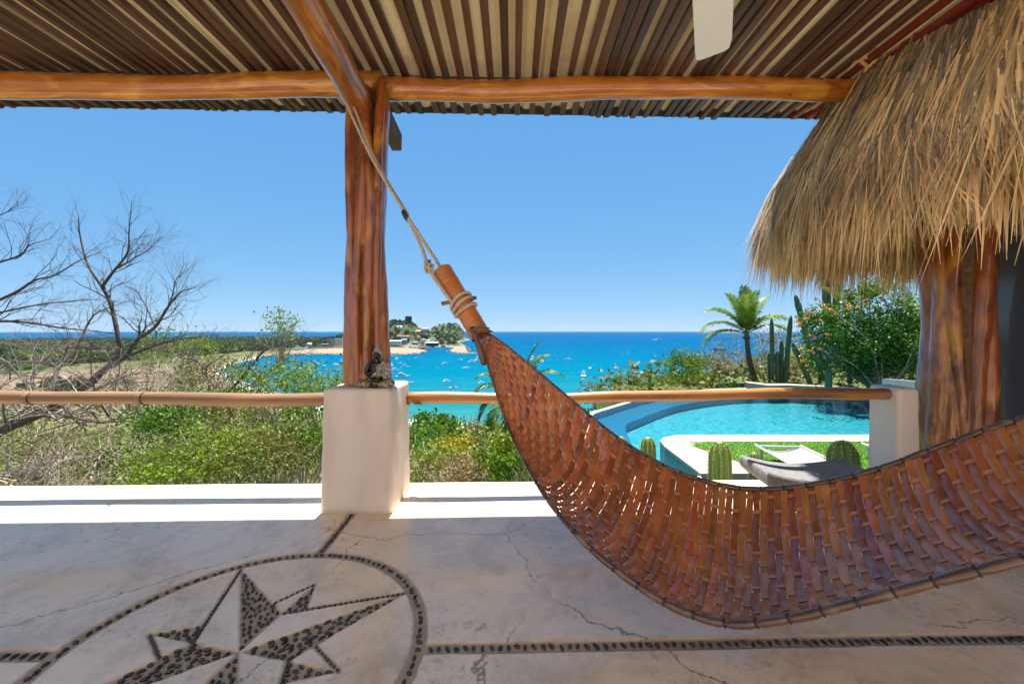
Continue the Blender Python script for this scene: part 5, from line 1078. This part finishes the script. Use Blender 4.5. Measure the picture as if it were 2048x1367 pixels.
# loungers
def lounger(x, y, rz, label):
    l = thing('sun_lounger', (x, y, ZD + .014), label, 'lounger', 'white loungers on the turf'); l.rotation_euler = (0, 0, rz); W_, Ln = .40, 1.95
    for s in (-1, 1): g = G(); g.tube([(-Ln / 2, s * W_, .26), (-Ln / 2 + .05, s * W_, .25), (Ln / 2, s * W_, .23)], .022, 8); g.build('side_rail', 'lounger_frame', l, local=True)
    for s in (-1, 1): g = G(); g.tube([(s * Ln / 2 * .98, -W_, .24), (s * Ln / 2 * .98, W_, .24)], .02, 8); g.build('end_rail', 'lounger_frame', l, local=True)
    A = np.array([[(-Ln / 2 + Ln * i / 12, W_ * (-1 + 2 * j / 8), .25 - .02 * i / 12 - .10 * (1 - (-1 + 2 * j / 8) ** 2)) for j in range(9)] for i in range(13)]); g = G(); g.grid(A); g.grid(A[::-1] - np.array([0, 0, .006])); g.build('sling', 'lounger_sling', l, smooth=True, local=True)
    for sx in (-.8, .75):
        for s in (-1, 1): g = G(); g.box((sx, s * (W_ - .004), .115), (.05, .04, .23)); g.build('leg', 'lounger_frame', l, local=True)
    return l
lounger(4.88, 6.65, D(-94), 'white sling lounger on the turf behind the stone bench')
lounger(6.95, 6.75, D(-94), 'white sling lounger on the turf half hidden behind the plaster post')
# ================================================================== HILLSIDE, PLAIN AND BAY
def scatter(n, xlo, xhi, ylo, yhi, logy=True):
    v = RNG.random(n); Y = ylo * (yhi / ylo) ** v if logy else ylo + (yhi - ylo) * v; X = Y * RNG.uniform(xlo, xhi, n); return X, Y
# low undergrowth on the slope below the terrace
for name, m, cnt, sc_, lab in (('undergrowth', 'leaf_olive', 20000, 1.0, 'olive scrub covering the slope below the terrace'), ('green_undergrowth', 'leaf_green', 12000, 1.1, 'green scrub covering the slope below the terrace'), ('dry_undergrowth', 'leaf_dry', 11000, .9, 'dry grass and scrub on the slope below the terrace')):
    X, Y = scatter(cnt // 5, -2.3, 1.15, 9, 300); d = coast(X, Y); k = (d > 12) & (field_mask(X, Y) < .3) & ((X < .12 * Y) | ((Y > 18.6) & (Y < 60)))
    X, Y = X[k], Y[k]; Z = hgt(X, Y); s = (.10 + Y * .0055) * sc_; C = np.repeat(np.stack([X, Y, Z], 1), 16, 0); S = np.repeat(s, 16)
    C = C + RNG.normal(size=C.shape) * np.stack([S * 3.2, S * 3.2, S * 1.6], 1) + np.stack([0 * S, 0 * S, S * 1.6], 1)
    g = G(); g.quads(leaf_quads(C, S * 1.3, aspect=.55)); tag(g.build(name, m), lab, kind='stuff')
# single trees on the slope and the plain: three kinds sharing meshes
KIND = []
for k in range(4):
    r2 = np.random.default_rng(40 + k); g = G(); P = crown_pts(1500, (0, 0, .66), (.52, .52, .34), 30, .35, r2); g.quads(leaf_quads(P, .085, aspect=.6, rng=r2)); me = g.mesh('crown'); me.materials.append(MATS[['leaf_green', 'leaf_olive', 'leaf_dark', 'leaf_bright'][k]])
    g = G(); g.tube([(0, 0, -.25), (.01, 0, .2), (-.01, .01, .45)], [.04, .03, .02], 7); branches(g, (0, 0, .3), P[r2.choice(1500, 9)], .014, seed=k); mt = g.mesh('trunk', smooth=True); mt.materials.append(MATS['bark']); KIND.append((me, mt))
def tree(px, py, D_, h, k, label, grp, wide=1.0, z=None):
    X = (px - HX) / F * D_; zt = CZ - (py - HY) / F * D_; zg = on_land(X, D_) if z is None else z
    zb = min(zg, zt - h * .9) if zt - h < zg - 2 or True else zg
    t = thing('tree', (X, D_, zt - h), label, 'tree', grp); t.rotation_euler = (0, 0, random.uniform(0, 6)); s = (h * wide, h * wide, h)
    inst('crown', KIND[k][0], t, sc=s); inst('trunk', KIND[k][1], t, sc=s); return t
G1 = 'trees on the slope between pedestal and hammock'
tree(862, 828, 60, 7.5, 0, 'round green tree above the surf beside the pedestal', G1, .9); tree(885, 840, 55, 7, 0, 'spreading green tree right of the round one near the surf', G1, .9); tree(840, 862, 48, 7, 2, 'dark tree low beside the right face of the pedestal', G1, .9)
tree(925, 880, 70, 5, 1, 'olive tree in front of the surf next to the utility pole', G1, 1.1); tree(975, 868, 90, 4.5, 1, 'grey green scrub tree on the beach near the palm trunk', G1, 1.5); tree(905, 880, 45, 4.5, 3, 'yellow green small tree in the middle of the slope', G1, 1.0)
G2 = 'trees on the plain left of the bay'
PT = [(40, 700, 480, 13, 0, 1.6, 'broad green tree at the far left of the plain'), (95, 706, 430, 12, 0, 1.7, 'bright green tree left of the brown field'), (150, 697, 560, 15, 1, 1.7, 'large olive tree behind the brown field'), (195, 700, 540, 12, 1, 1.5, 'olive tree behind the middle of the brown field'),
      (20, 725, 330, 11, 2, 1.5, 'dark green tree at left edge beside the brown field'), (70, 730, 330, 8, 0, 1.7, 'low green tree at the left corner of the brown field'), (270, 700, 520, 11, 0, 1.5, 'green tree at the right corner of the brown field'), (320, 705, 470, 11, 0, 1.6, 'green tree right of the brown field'),
      (300, 722, 380, 8, 1, 1.5, 'small olive tree right of the brown field'), (370, 690, 640, 13, 0, 1.7, 'wide green tree near the beach end'), (410, 686, 700, 15, 0, 1.6, 'tall dark green tree behind the beach'), (440, 680, 780, 17, 2, 1.6, 'tallest dark tree behind the beach'), (480, 684, 800, 14, 0, 1.6, 'green tree behind the left end of the breakwater'),
      (250, 760, 250, 6, 1, 1.6, 'small olive tree in front of the brown field'), (340, 745, 300, 7, 1, 1.5, 'olive tree above the curve of the beach')]
for (px, py, D_, h, k, w, lab) in PT: tree(px, py, D_, h, k, lab, G2, w)
# far woodland that reads as one mass
def wood(n, xlo, xhi, ylo, yhi, cond, sz, per, name, lab, m='wood_far', zoff=0):
    X, Y = scatter(n, xlo, xhi, ylo, yhi, False); d = coast(X, Y); k = (d > 16) & (field_mask(X, Y) < .25) & cond(X, Y, d); X, Y = X[k], Y[k]; Z = hgt(X, Y); s = sz * RNG.uniform(.6, 1.4, len(X))
    C = np.repeat(np.stack([X, Y, Z + s * .55], 1), per, 0); S = np.repeat(s, per); u = RNG.normal(size=C.shape); u /= np.linalg.norm(u, axis=1)[:, None]; C = C + u * np.stack([S * .62, S * .62, S * .42], 1)
    g = G(); g.quads(leaf_quads(C, S * .62, aspect=.8)); return tag(g.build(name, m), lab, kind='stuff')
nosand = lambda X, Y, d: ~((X > -560) & (Y > 860) & (Y < 1175)) & ~((X > -330) & (Y < 1330)) & (Y < 2750) & ~((X > -600) & (X < -360) & (Y < 1260))
wood(9000, -2.2, -.45, 300, 1000, lambda X, Y, d: nosand(X, Y, d) & (d > 30) & (RNG.random(len(X)) < .30 + .70 * sm(Y, 400, 560)), 9, 30, 'woodland', 'green treetops covering the plain left of the bay')
wood(7000, -2.0, -.28, 1000, 2700, nosand, 9, 26, 'far_woodland', 'distant treetops reaching the outer coast')
wood(2400, -.40, -.10, 1200, 2500, lambda X, Y, d: (Y > 1240) & (X > -800) & ~((X > -190) & (Y < 1500)) & (d > 24), 7, 26, 'headland_trees', 'trees covering the headland hill and the ridge behind it')
# island on the horizon
D_ = 9000.0; g = G(); nx = 60; xs_ = np.linspace(1398, 1480, nx); prof = [max(0, 5.6 * math.sin(PI * i / (nx - 1)) ** .5 - 1.1 + .7 * math.sin(i * .5) + .5 * math.sin(i * 1.3)) for i in range(nx)]
A = np.array([[((xs_[i] - HX) / F * D_, D_ + dy, SEA - 2 + (prof[i] * D_ / F + 2 + 4 * F / F) * k) for dy, k in ((-220, 0), (-90, .75), (0, 1), (90, .75), (220, 0))] for i in range(nx)]); g.grid(A)
tag(g.build('island', 'wood_far', smooth=True, origin=(A[30][2][0], D_, SEA)), 'long low island on the horizon left of the palm', 'island')
g = G(); A2 = A.copy(); A2[..., 0] += 1150; A2[..., 2] = SEA - 2 + (A2[..., 2] - SEA + 2) * .55; g.grid(A2); tag(g.build('island', 'wood_far', smooth=True, origin=(A2[30][2][0], D_, SEA)), 'lower rocky island behind the palm and cactus', 'island')
# rubble along the breakwaters
rb = []
for i in (11, 12, 13, 14, 15, 16, 23, 24, 25, 26, 27, 28):
    a, b = _A[i], _B[i]; L_ = np.linalg.norm(b - a)
    for _ in range(int(L_ * 1.5)):
        p = a + (b - a) * RNG.random() + RNG.normal(size=2) * 3.0; rb.append((p[0], p[1], SEA + RNG.uniform(.2, 2.2)))
g = G(); rb = np.array(rb); g.quads(leaf_quads(rb, 2.3, aspect=.9)); tag(g.build('breakwater_rubble', 'rubble'), 'loose stones along the two breakwaters', kind='stuff')

# ------------------------------------------------------------------ buildings
def ray_hit(px, py, lo=200, hi=2600):
    """where the sight line meets the ground"""
    Ys = np.linspace(lo, hi, 900); X = (px - HX) / F * Ys; Z = CZ - (py - HY) / F * Ys; k = np.nonzero(Z < hgt(X, Ys))[0]; return Ys[k[0]] if len(k) else None
WIN = None
def house(px, py, w, h, label, wall, roof_m, roof_k, D_=None, cols=3, rows=1, depth=None, cat='house', name='house', grp='houses on the headland', rh=.35, wm='win', rz=0.0):
    """px, py: middle of the base line; w, h: wall size in photo pixels"""
    D_ = D_ or ray_hit(px, py) or 1350; p = pt(px, py, D_); W_, H_ = w * D_ / F, h * D_ / F; dp = depth or W_ * .7; o = thing(name, (p.x, p.y, p.z - 3), label, cat, grp)
    if rz: o.rotation_euler = (0, 0, rz)
    b = Vector((0, 0, 3)); g = G(); g.box((0, dp / 2, H_ / 2 + 1.2), (W_, dp, H_ + 3.6)); g.build('wall', wall, o, local=True)
    zt = 3 + H_; g = G(); e = W_ * .06
    if roof_k == 'flat': g.box((0, dp / 2, zt + .35), (W_ + .8, dp + .8, .7))
    elif roof_k == 'gable':
        r_ = W_ * rh; x, y0, y1 = W_ / 2 + e, -e, dp + e; g.add([(-x, y0, zt), (x, y0, zt), (x, y1, zt), (-x, y1, zt), (-x, dp / 2, zt + r_), (x, dp / 2, zt + r_)], [(0, 1, 5, 4), (2, 3, 4, 5), (1, 2, 5), (3, 0, 4), (3, 2, 1, 0)])
    else:
        r_ = W_ * rh; x, y0, y1 = W_ / 2 + e, -e, dp + e; q = max(0, W_ / 2 - dp / 2); g.add([(-x, y0, zt), (x, y0, zt), (x, y1, zt), (-x, y1, zt), (-q - .1, dp / 2, zt + r_), (q + .1, dp / 2, zt + r_)], [(0, 1, 5, 4), (2, 3, 4, 5), (1, 2, 5), (3, 0, 4), (3, 2, 1, 0)])
    g.build('roof', roof_m, o, local=True)
    global WIN
    if WIN is None:
        g = G(); g.box((0, 0, 0), (1, 1, 1)); WIN = g.mesh('window'); WIN.materials.append(MATS['win'])
    for i in range(cols):
        for j in range(rows):
            inst('window', WIN, o, ((i + .5) / cols * W_ - W_ / 2, -.05, 3 + (j + .52) / rows * H_), sc=(W_ / cols * .52, .3, H_ / rows * .5))
    return o
house(816, 645.5, 11.5, 13.2, 'tall dark box-shaped tower house on top of the headland', 'w_dark', 'w_grey', 'flat', 1395, 3, 4)
house(798, 656, 12, 3.2, 'white villa with low hipped roof below the dark tower', 'w_white', 'r_white', 'hip', None, 4, 1, rh=.22)
house(838, 668, 19, 5.5, 'large house with orange tiled roof on the headland slope', 'w_beige', 'r_orange', 'hip', None, 5, 1, rh=.18)
house(836, 661.5, 12, 1.5, 'dark red tiled roof just above the large orange roof', 'w_beige', 'r_red', 'hip', None, 3, 1, rh=.15)
house(849, 658.5, 14, 1.5, 'house with pale tan roof on the headland ridge', 'w_cream', 'r_tan', 'hip', None, 3, 1, rh=.14)
for k in range(4): house(797 + k * 6.2, 673.6, 5.6, 2.0, ['leftmost', 'second', 'third', 'rightmost'][k] + ' small orange gable of the terraced row above the harbour', 'w_cream', 'r_orange', 'gable', 1275, 2, 1, rh=.22, grp='terraced row above the harbour')
house(832, 675.5, 13, 2.6, 'house with salmon roof above the white harbour houses', 'w_cream', 'r_orange', 'hip', None, 4, 1, rh=.12)
house(790, 687.5, 22, 5.5, 'long white warehouse by the harbour next to the trunk column', 'w_white', 'r_grey', 'gable', 1190, 6, 2, rh=.10, cat='warehouse', name='warehouse')
house(808, 687, 10, 8, 'narrow grey building beside the long white warehouse', 'w_grey', 'r_grey', 'gable', 1210, 2, 2, rh=.14)
house(829, 687, 10, 3, 'pale low shed with beige roof at the harbour', 'w_beige', 'r_tan', 'hip', 1230, 2, 1, rh=.12)
house(847, 681, 8, 2.5, 'small white house with tan roof above the green-roofed hall', 'w_white', 'r_tan', 'hip', 1290, 2, 1, rh=.12)
house(864, 680, 9.5, 3.5, 'white two-storey house right of the small white house', 'w_white', 'r_white', 'flat', 1300, 3, 1)
house(856, 682, 6, 2.4, 'low white house between the two white houses', 'w_white', 'r_white', 'gable', 1285, 2, 1, rh=.15)
house(863, 690, 23, 5, 'long harbour hall with pale mint roof', 'w_dark', 'r_mint', 'gable', 1262, 6, 1, rh=.06, cat='hall', name='hall')
house(886, 693, 8, 3, 'small cream building at the root of the outer breakwater', 'w_cream', 'r_tan', 'flat', 1265, 3, 1)
house(800, 660, 13, 1.6, 'pale terrace wall under the white villa', 'w_white', 'r_white', 'flat', None, 5, 1)
# colourful apartment row by the beach
ap = 'apartment row behind the beach'
house(657.5, 689, 8, 11.5, 'red block at the left end of the apartment row', 'w_red', 'w_red', 'flat', 1130, 3, 3, cat='apartments', name='apartment_block', grp=ap)
house(665.5, 689, 7, 11.5, 'green block of the apartment row beside the red one', 'w_green', 'w_green', 'flat', 1130, 2, 3, cat='apartments', name='apartment_block', grp=ap)
house(675.5, 689, 12.5, 11.8, 'cream block with many windows in the apartment row', 'w_cream', 'w_cream', 'flat', 1130, 4, 3, cat='apartments', name='apartment_block', grp=ap)
house(688, 689, 11, 11.5, 'white block at the right end of the apartment row touching the trunk column', 'w_white', 'w_grey', 'flat', 1130, 4, 3, cat='apartments', name='apartment_block', grp=ap)
house(692, 674, 7, 17, 'grey high-rise showing just left of the trunk column', 'w_grey', 'w_grey', 'flat', 1500, 2, 6, cat='tower', name='apartment_tower', grp=None)
house(617.5, 690, 8, 3.2, 'white pavilion with hipped roof behind the breakwater', 'w_white', 'r_white', 'hip', 1110, 3, 1, rh=.22, cat='pavilion', name='pavilion', grp=None)
house(648, 690.5, 12, 2.2, 'low dark building with white roof left of the apartments', 'w_dark', 'r_white', 'flat', 1095, 4, 1, grp=None)
house(640, 693, 55, 1.6, 'long dark promenade wall in front of the apartments', 'w_grey', 'w_dark', 'flat', 1085, 10, 1, 6, cat='wall', name='promenade_wall', grp=None)
house(577, 681, 12, 1.6, 'distant pinkish tiled roof among the trees', 'w_cream', 'r_orange', 'hip', 1700, 3, 1, rh=.15, grp=None)
house(540, 698, 60, 1.0, 'long brown retaining wall at the left end of the breakwater', 'r_tan', 'bark' if False else 'r_tan', 'flat', 985, 8, 1, 5, cat='wall', name='retaining_wall', grp=None)
# houses on the near slope
house(872, 884, 9, 4, 'small orange tiled roof among the trees beside the pedestal', 'w_cream', 'r_orange', 'hip', 70, 2, 1, rh=.3, grp='roofs on the near slope'); house(905, 892, 12, 3, 'faded red roof behind the yellow-leaved bush', 'w_beige', 'r_red', 'gable', 75, 2, 1, rh=.2, grp='roofs on the near slope'); house(954, 905, 15, 3, 'white sheet roof at the foot of the utility pole', 'w_white', 'r_white', 'gable', 48, 2, 1, rh=.4, grp='roofs on the near slope')
up_ = thing('utility_pole', (pt(955, 905, 50).x, 50, pt(955, 912, 50).z), 'thin wooden utility pole with crossarm in front of the surf', 'utility pole'); b = pt(955, 912, 50); t_ = pt(955, 848, 50)
g = G(); g.tube([b, t_], [.14, .10], 8); g.build('pole', 'pole_wood', up_); g = G(); g.box((t_.x, t_.y, t_.z - .35), (1.8, .12, .14)); g.build('crossarm', 'pole_wood', up_)
for s in (-.8, -.3, .3, .8): g = G(); g.tube([(t_.x + s, t_.y, t_.z - .28), (t_.x + s, t_.y, t_.z - .05)], .06, 6); g.build('insulator', 'mast', up_)

# ------------------------------------------------------------------ boats
def hull(L_, W_, H_, sheer=.3, stern=.85):
    """pointed hull, bow towards +x"""
    st_ = []; n = 12
    for i in range(n + 1):
        t = i / n; w = W_ / 2 * (stern + (1 - stern) * math.sin(min(1, t * 2.2) * PI / 2)) * (1 - max(0, (t - .5) / .5) ** 2.2); x = -L_ / 2 + L_ * t; z = H_ * (1 + sheer * t ** 2); k = .55 if t < .95 else .2
        st_.append([(x, -w, z), (x - L_ * .02 * t, -w * k, -.2), (x - L_ * .02 * t, w * k, -.2), (x, w, z)])
    g = G(); A = np.array(st_); g.grid(A); g.add([a[0] for a in st_] + [a[3] for a in st_], [(i, i + 1, n + 2 + i, n + 1 + i) for i in range(n)]); g.add(st_[0], [(0, 1, 2, 3)]); return g
BM = {}
def part(key, g, m): me = g.mesh(key); me.materials.append(MATS[m]); return (key.split('.')[0], me)
def boat_kinds():
    sp = [part('hull', hull(1, .34, .10), 'boat_white')]; g = G(); g.box((-.02, 0, .17), (.42, .25, .12), taper=.85); sp.append(part('cabin', g, 'boat_white')); g = G(); g.box((-.02, 0, .185), (.385, .256, .045)); sp.append(part('windows', g, 'boat_glass')); g = G(); g.box((-.06, 0, .25), (.24, .20, .05)); g.box((-.06, 0, .345), (.22, .19, .012))
    for sx in (-.15, .03):
        for sy in (-.08, .08): g.tube([(sx, sy, .25), (sx, sy, .345)], .008, 5)
    sp.append(part('flybridge', g, 'boat_white')); g = G(); g.tube([(-.06, 0, .35), (-.06, 0, .46)], .006, 5); g.box((-.06, 0, .465), (.10, .10, .01)); sp.append(part('tower', g, 'boat_white')); BM['sport'] = sp
    mt = [part('hull', hull(1, .36, .13), 'boat_white')]; g = G(); g.box((.05, 0, .20), (.34, .24, .12), taper=.8); mt.append(part('cabin', g, 'boat_white')); g = G(); g.box((.05, 0, .205), (.32, .226, .05)); mt.append(part('windows', g, 'boat_glass')); g = G(); g.box((-.08, 0, .30), (.36, .25, .014))
    for sx in (-.24, .08):
        for sy in (-.11, .11): g.tube([(sx, sy, .13), (sx, sy, .30)], .008, 5)
    mt.append(part('canopy', g, 'boat_white')); BM['motor'] = mt
    BM['canvas'] = mt[:3] + [('canopy', mt[3][1].copy())]; BM['canvas'][3][1].materials.clear(); BM['canvas'][3][1].materials.append(MATS['boat_canvas'])
    sa = [part('hull', hull(1, .27, .09, .25, .6), 'boat_white')]; g = G(); g.box((-.02, 0, .12), (.36, .16, .06), taper=.8); sa.append(part('cabin', g, 'boat_white')); g = G(); g.tube([(.06, 0, .08), (.06, 0, 1.25)], .009, 6); g.tube([(.06, 0, .19), (-.32, 0, .19)], .009, 6); sa.append(part('mast', g, 'mast')); BM['sail'] = sa
    kt = sa + []; g = G(); g.tube([(-.22, 0, .08), (-.22, 0, 1.15)], .009, 6); kt.append(part('mast', g, 'mast')); BM['ketch'] = kt
    pg = [part('hull', hull(1, .22, .07, .5), 'boat_white')]; g = G(); g.box((-.1, 0, .075), (.03, .2, .02)); g.box((.15, 0, .075), (.03, .2, .02)); g.box((-.5, 0, .07), (.05, .06, .10)); pg.append(part('benches', g, 'boat_navy')); BM['panga'] = pg
    pb = [(pg[0][0], pg[0][1].copy()), pg[1]]; pb[0][1].materials.clear(); pb[0][1].materials.append(MATS['boat_blue']); BM['blue'] = pb
    yt = [part('hull', hull(1, .26, .13, .35), 'boat_white')]; g = G(); g.box((-.08, 0, .19), (.56, .20, .11), taper=.85); g.box((-.12, 0, .275), (.36, .16, .07), taper=.8); yt.append(part('cabin', g, 'boat_white')); g = G(); g.box((-.08, 0, .20), (.535, .195, .04)); yt.append(part('windows', g, 'boat_glass')); g = G(); g.tube([(-.1, 0, .30), (-.12, 0, .62)], .007, 5); g.box((-.14, 0, .35), (.22, .15, .012)); yt.append(part('mast', g, 'boat_white')); BM['yacht'] = yt
    tw = [part('hull', hull(1, .30, .16, .45), 'boat_navy')]; g = G(); g.box((-.05, 0, .27), (.50, .22, .14), taper=.9); g.box((.02, 0, .38), (.24, .18, .10), taper=.85); tw.append(part('cabin', g, 'boat_white')); g = G(); g.box((.02, 0, .39), (.225, .17, .04)); g.box((-.05, 0, .28), (.485, .217, .035)); tw.append(part('windows', g, 'boat_glass')); g = G(); g.tube([(-.02, 0, .4), (-.02, 0, .70)], .008, 5); g.tube([(-.30, 0, .3), (-.30, 0, .55)], .008, 5); tw.append(part('mast', g, 'mast')); BM['trawler'] = tw
boat_kinds()
def boat(px, py, lp, kind, rz, label, cat='boat', grp='boats moored in the bay', name=None):
    """px, py: waterline middle in the photo; lp: length in photo pixels"""
    p = gd(px, py, SEA); L_ = 1.35 * lp * p.y / F / max(.45, abs(math.cos(rz))); nm = name or dict(sport='fishing_boat', motor='motorboat', canvas='motorboat', sail='sailboat', ketch='sailboat', panga='skiff', blue='skiff', yacht='yacht', trawler='trawler')[kind]
    o = thing(nm, (p.x, p.y, SEA), label, cat, grp); o.rotation_euler = (0, 0, rz); o.scale = (L_, L_, L_)
    for key, me in BM[kind]: inst(key, me, o)
    return o
R_ = D
BOATS = [(588, 737, 13, 'panga', 10, 'long white skiff behind the bare twigs left of the fishing boats', 'skiff'), (630, 729, 15, 'sport', 20, 'white fishing boat, upper of the pair left of the pedestal', 0), (625, 736, 13, 'motor', 20, 'white motorboat, lower of the pair left of the pedestal', 0),
 (643.5, 746.5, 7.5, 'panga', 15, 'small white skiff just below the blue skiff', 'skiff'), (644, 740.5, 6.5, 'blue', 10, 'small blue skiff left of the trunk column', 'skiff'), (658, 740, 9.5, 'canvas', -150, 'motorboat with dark canopy right of the blue skiff', 0), (685, 731, 22, 'sport', 8, 'large white fishing boat with tall tower touching the trunk column', 0),
 (671, 731, 11, 'motor', 12, 'white motorboat overlapping the bow side of the large fishing boat', 0), (674, 734.5, 4.5, 'panga', 5, 'tiny tender below the large fishing boat', 'skiff'), (782, 713, 7, 'motor', -160, 'white boat touching the right edge of the trunk column below the breakwater', 0),
 (793, 720, 6, 'sport', -70, 'small fishing boat seen from astern right of the trunk column', 0), (801, 726, 7, 'sail', 20, 'small sailboat with thin mast right of the trunk column', 'sailboat'), (783, 733, 6.5, 'sport', -80, 'fishing boat beside the trunk column above the statue', 0), (790, 741, 11, 'motor', 30, 'white motorboat with canopy right of the statue head', 0),
 (811, 734.5, 12, 'yacht', 12, 'slim motor yacht with dark stern right of the statue', 'yacht'), (806, 755, 21, 'yacht', 12, 'largest white yacht right of the statue', 'yacht'), (821, 764.5, 13, 'panga', -8, 'long skiff just above the pedestal corner', 'skiff'), (833, 716.5, 5.5, 'motor', 25, 'lone small boat below the tip of the sandy breakwater', 0),
 (889, 728, 6.5, 'motor', 50, 'small white boat alone in the middle of the bay', 0), (920, 720, 8, 'sport', 160, 'fishing boat below the outer breakwater', 0), (932, 736, 12, 'ketch', 15, 'white two-masted sailboat left of the bamboo head', 'sailboat'), (944, 725, 12, 'motor', 8, 'white motorboat with canopy right of the two-masted sailboat', 0),
 (955, 720.5, 7, 'sport', 65, 'fishing boat nearest the woven hammock edge', 0), (945, 707.5, 14, 'sail', 175, 'long sailboat at the tip of the outer breakwater', 'sailboat'), (893, 763.5, 9.5, 'motor', 40, 'white motorboat above the railing in the middle of the bay', 0), (907, 776, 11.5, 'canvas', 25, 'motorboat with dark canopy just above the railing', 0),
 (873, 784, 5.5, 'panga', 15, 'tiny white dinghy just above the railing', 'dinghy'), (963, 766, 8, 'motor', 35, 'white boat behind the upper palm fronds', 0), (960, 778, 9.5, 'motor', 35, 'white boat behind the lower palm fronds', 0), (1045, 692.5, 3.5, 'panga', 0, 'speck of a white boat right of the hammock top', 0),
 (1071, 690, 6.5, 'sail', 5, 'far small sailboat right of the hammock', 'sailboat'), (1065, 720, 8, 'sport', 85, 'fishing boat with tower above the dark palm', 0), (1084, 724.5, 6.5, 'motor', 80, 'round-looking boat seen end on above the dark palm', 0), (1135, 719, 10, 'motor', 172, 'white motorboat in open water right of the dark palm', 0),
 (1180, 737, 6.5, 'sail', 75, 'sailboat seen end on right of the dark palm', 'sailboat'), (1167, 752.5, 9.5, 'sport', 80, 'fishing boat with tower seen end on below the sailboat', 0), (1184, 788, 10.5, 'sport', 80, 'fishing boat just above the railing near the infinity edge', 0), (1318, 679, 9, 'motor', 5, 'speedboat running ahead of its white wake', 0),
 (1439, 701, 16.5, 'trawler', 175, 'dark-hulled trawler left of the leaning palm', 'trawler'), (1362, 721, 15, 'sport', 172, 'white fishing boat above the bushes beyond the pool', 0), (822, 696, 9, 'yacht', 20, 'white yacht moored at the left of the harbour', 'yacht'), (830, 697, 10, 'sport', 160, 'white fishing boat moored in the harbour middle', 0), (841, 698.5, 13, 'trawler', 4, 'dark long boat moored at the harbour mouth', 0)]
for (px, py, lp, k, rz, lab, cat) in BOATS: boat(px, py, lp, k, D(rz), lab, cat or 'boat')
for (px, py, lp, rz, lab) in ((597, 696.2, 17, 5, 'long white boat stored ashore behind the breakwater, left of two'), (610, 696.2, 11, 175, 'white boat with blue hull side stored ashore, right of two')):
    o = boat(px, py, lp, 'yacht', D(rz), lab, 'boat', 'boats stored ashore'); p = pt(px, 696, 985); o.location = (p.x, p.y, p.z - .5); o.scale = [lp * 985 / F] * 3
for px, lab in ((612.5, 'left of two ships on the far horizon'), (623.5, 'right of two ships on the far horizon')):
    p = pt(px, 663.2, 17000); o = boat(px, 664, 3.5, 'trawler', 0, lab, 'ship', 'ships on the horizon', 'ship'); o.location = (p.x, p.y, SEA); o.scale = (85, 85, 85)
# wake of the speedboat
p = gd(1318, 679, SEA); g = G(); rng2 = np.random.default_rng(3); t = rng2.random(160) ** 1.4; C = np.stack([p.x - 4 - t * 36, p.y + rng2.normal(size=160) * (.5 + 3 * t), np.full(160, SEA + .2)], 1); n = len(C); u = np.stack([rng2.uniform(1, 3.5, n) * (1 - .6 * t), 0 * t, 0 * t], 1); v = np.stack([0 * t, rng2.uniform(1, 3, n), .2 + 0 * t], 1)
g.quads(np.stack([C - u, C + v, C + u, C - v], 1)); tag(g.build('wake', 'foam'), 'white wake trailing behind the speedboat', kind='stuff')

# ================================================================== AIR: thin sea haze round the whole place
g = G(); g.box((0, 10000, 20), (52000, 34000, 148)); hz = g.build('haze', 'foam'); tag(hz, 'thin bluish sea haze', kind='stuff')
m = bpy.data.materials.new('haze_air'); m.use_nodes = True; N, L = m.node_tree.nodes, m.node_tree.links
N.remove(N['Principled BSDF']); pv = N.new('ShaderNodeVolumePrincipled'); pv.inputs['Density'].default_value = 0.000016; pv.inputs['Color'].default_value = (0.50, 0.72, 1.0, 1); pv.inputs['Anisotropy'].default_value = 0.2
L.new(pv.outputs[0], N['Material Output'].inputs['Volume']); hz.data.materials.clear(); hz.data.materials.append(m); hz.display_type = 'WIRE'
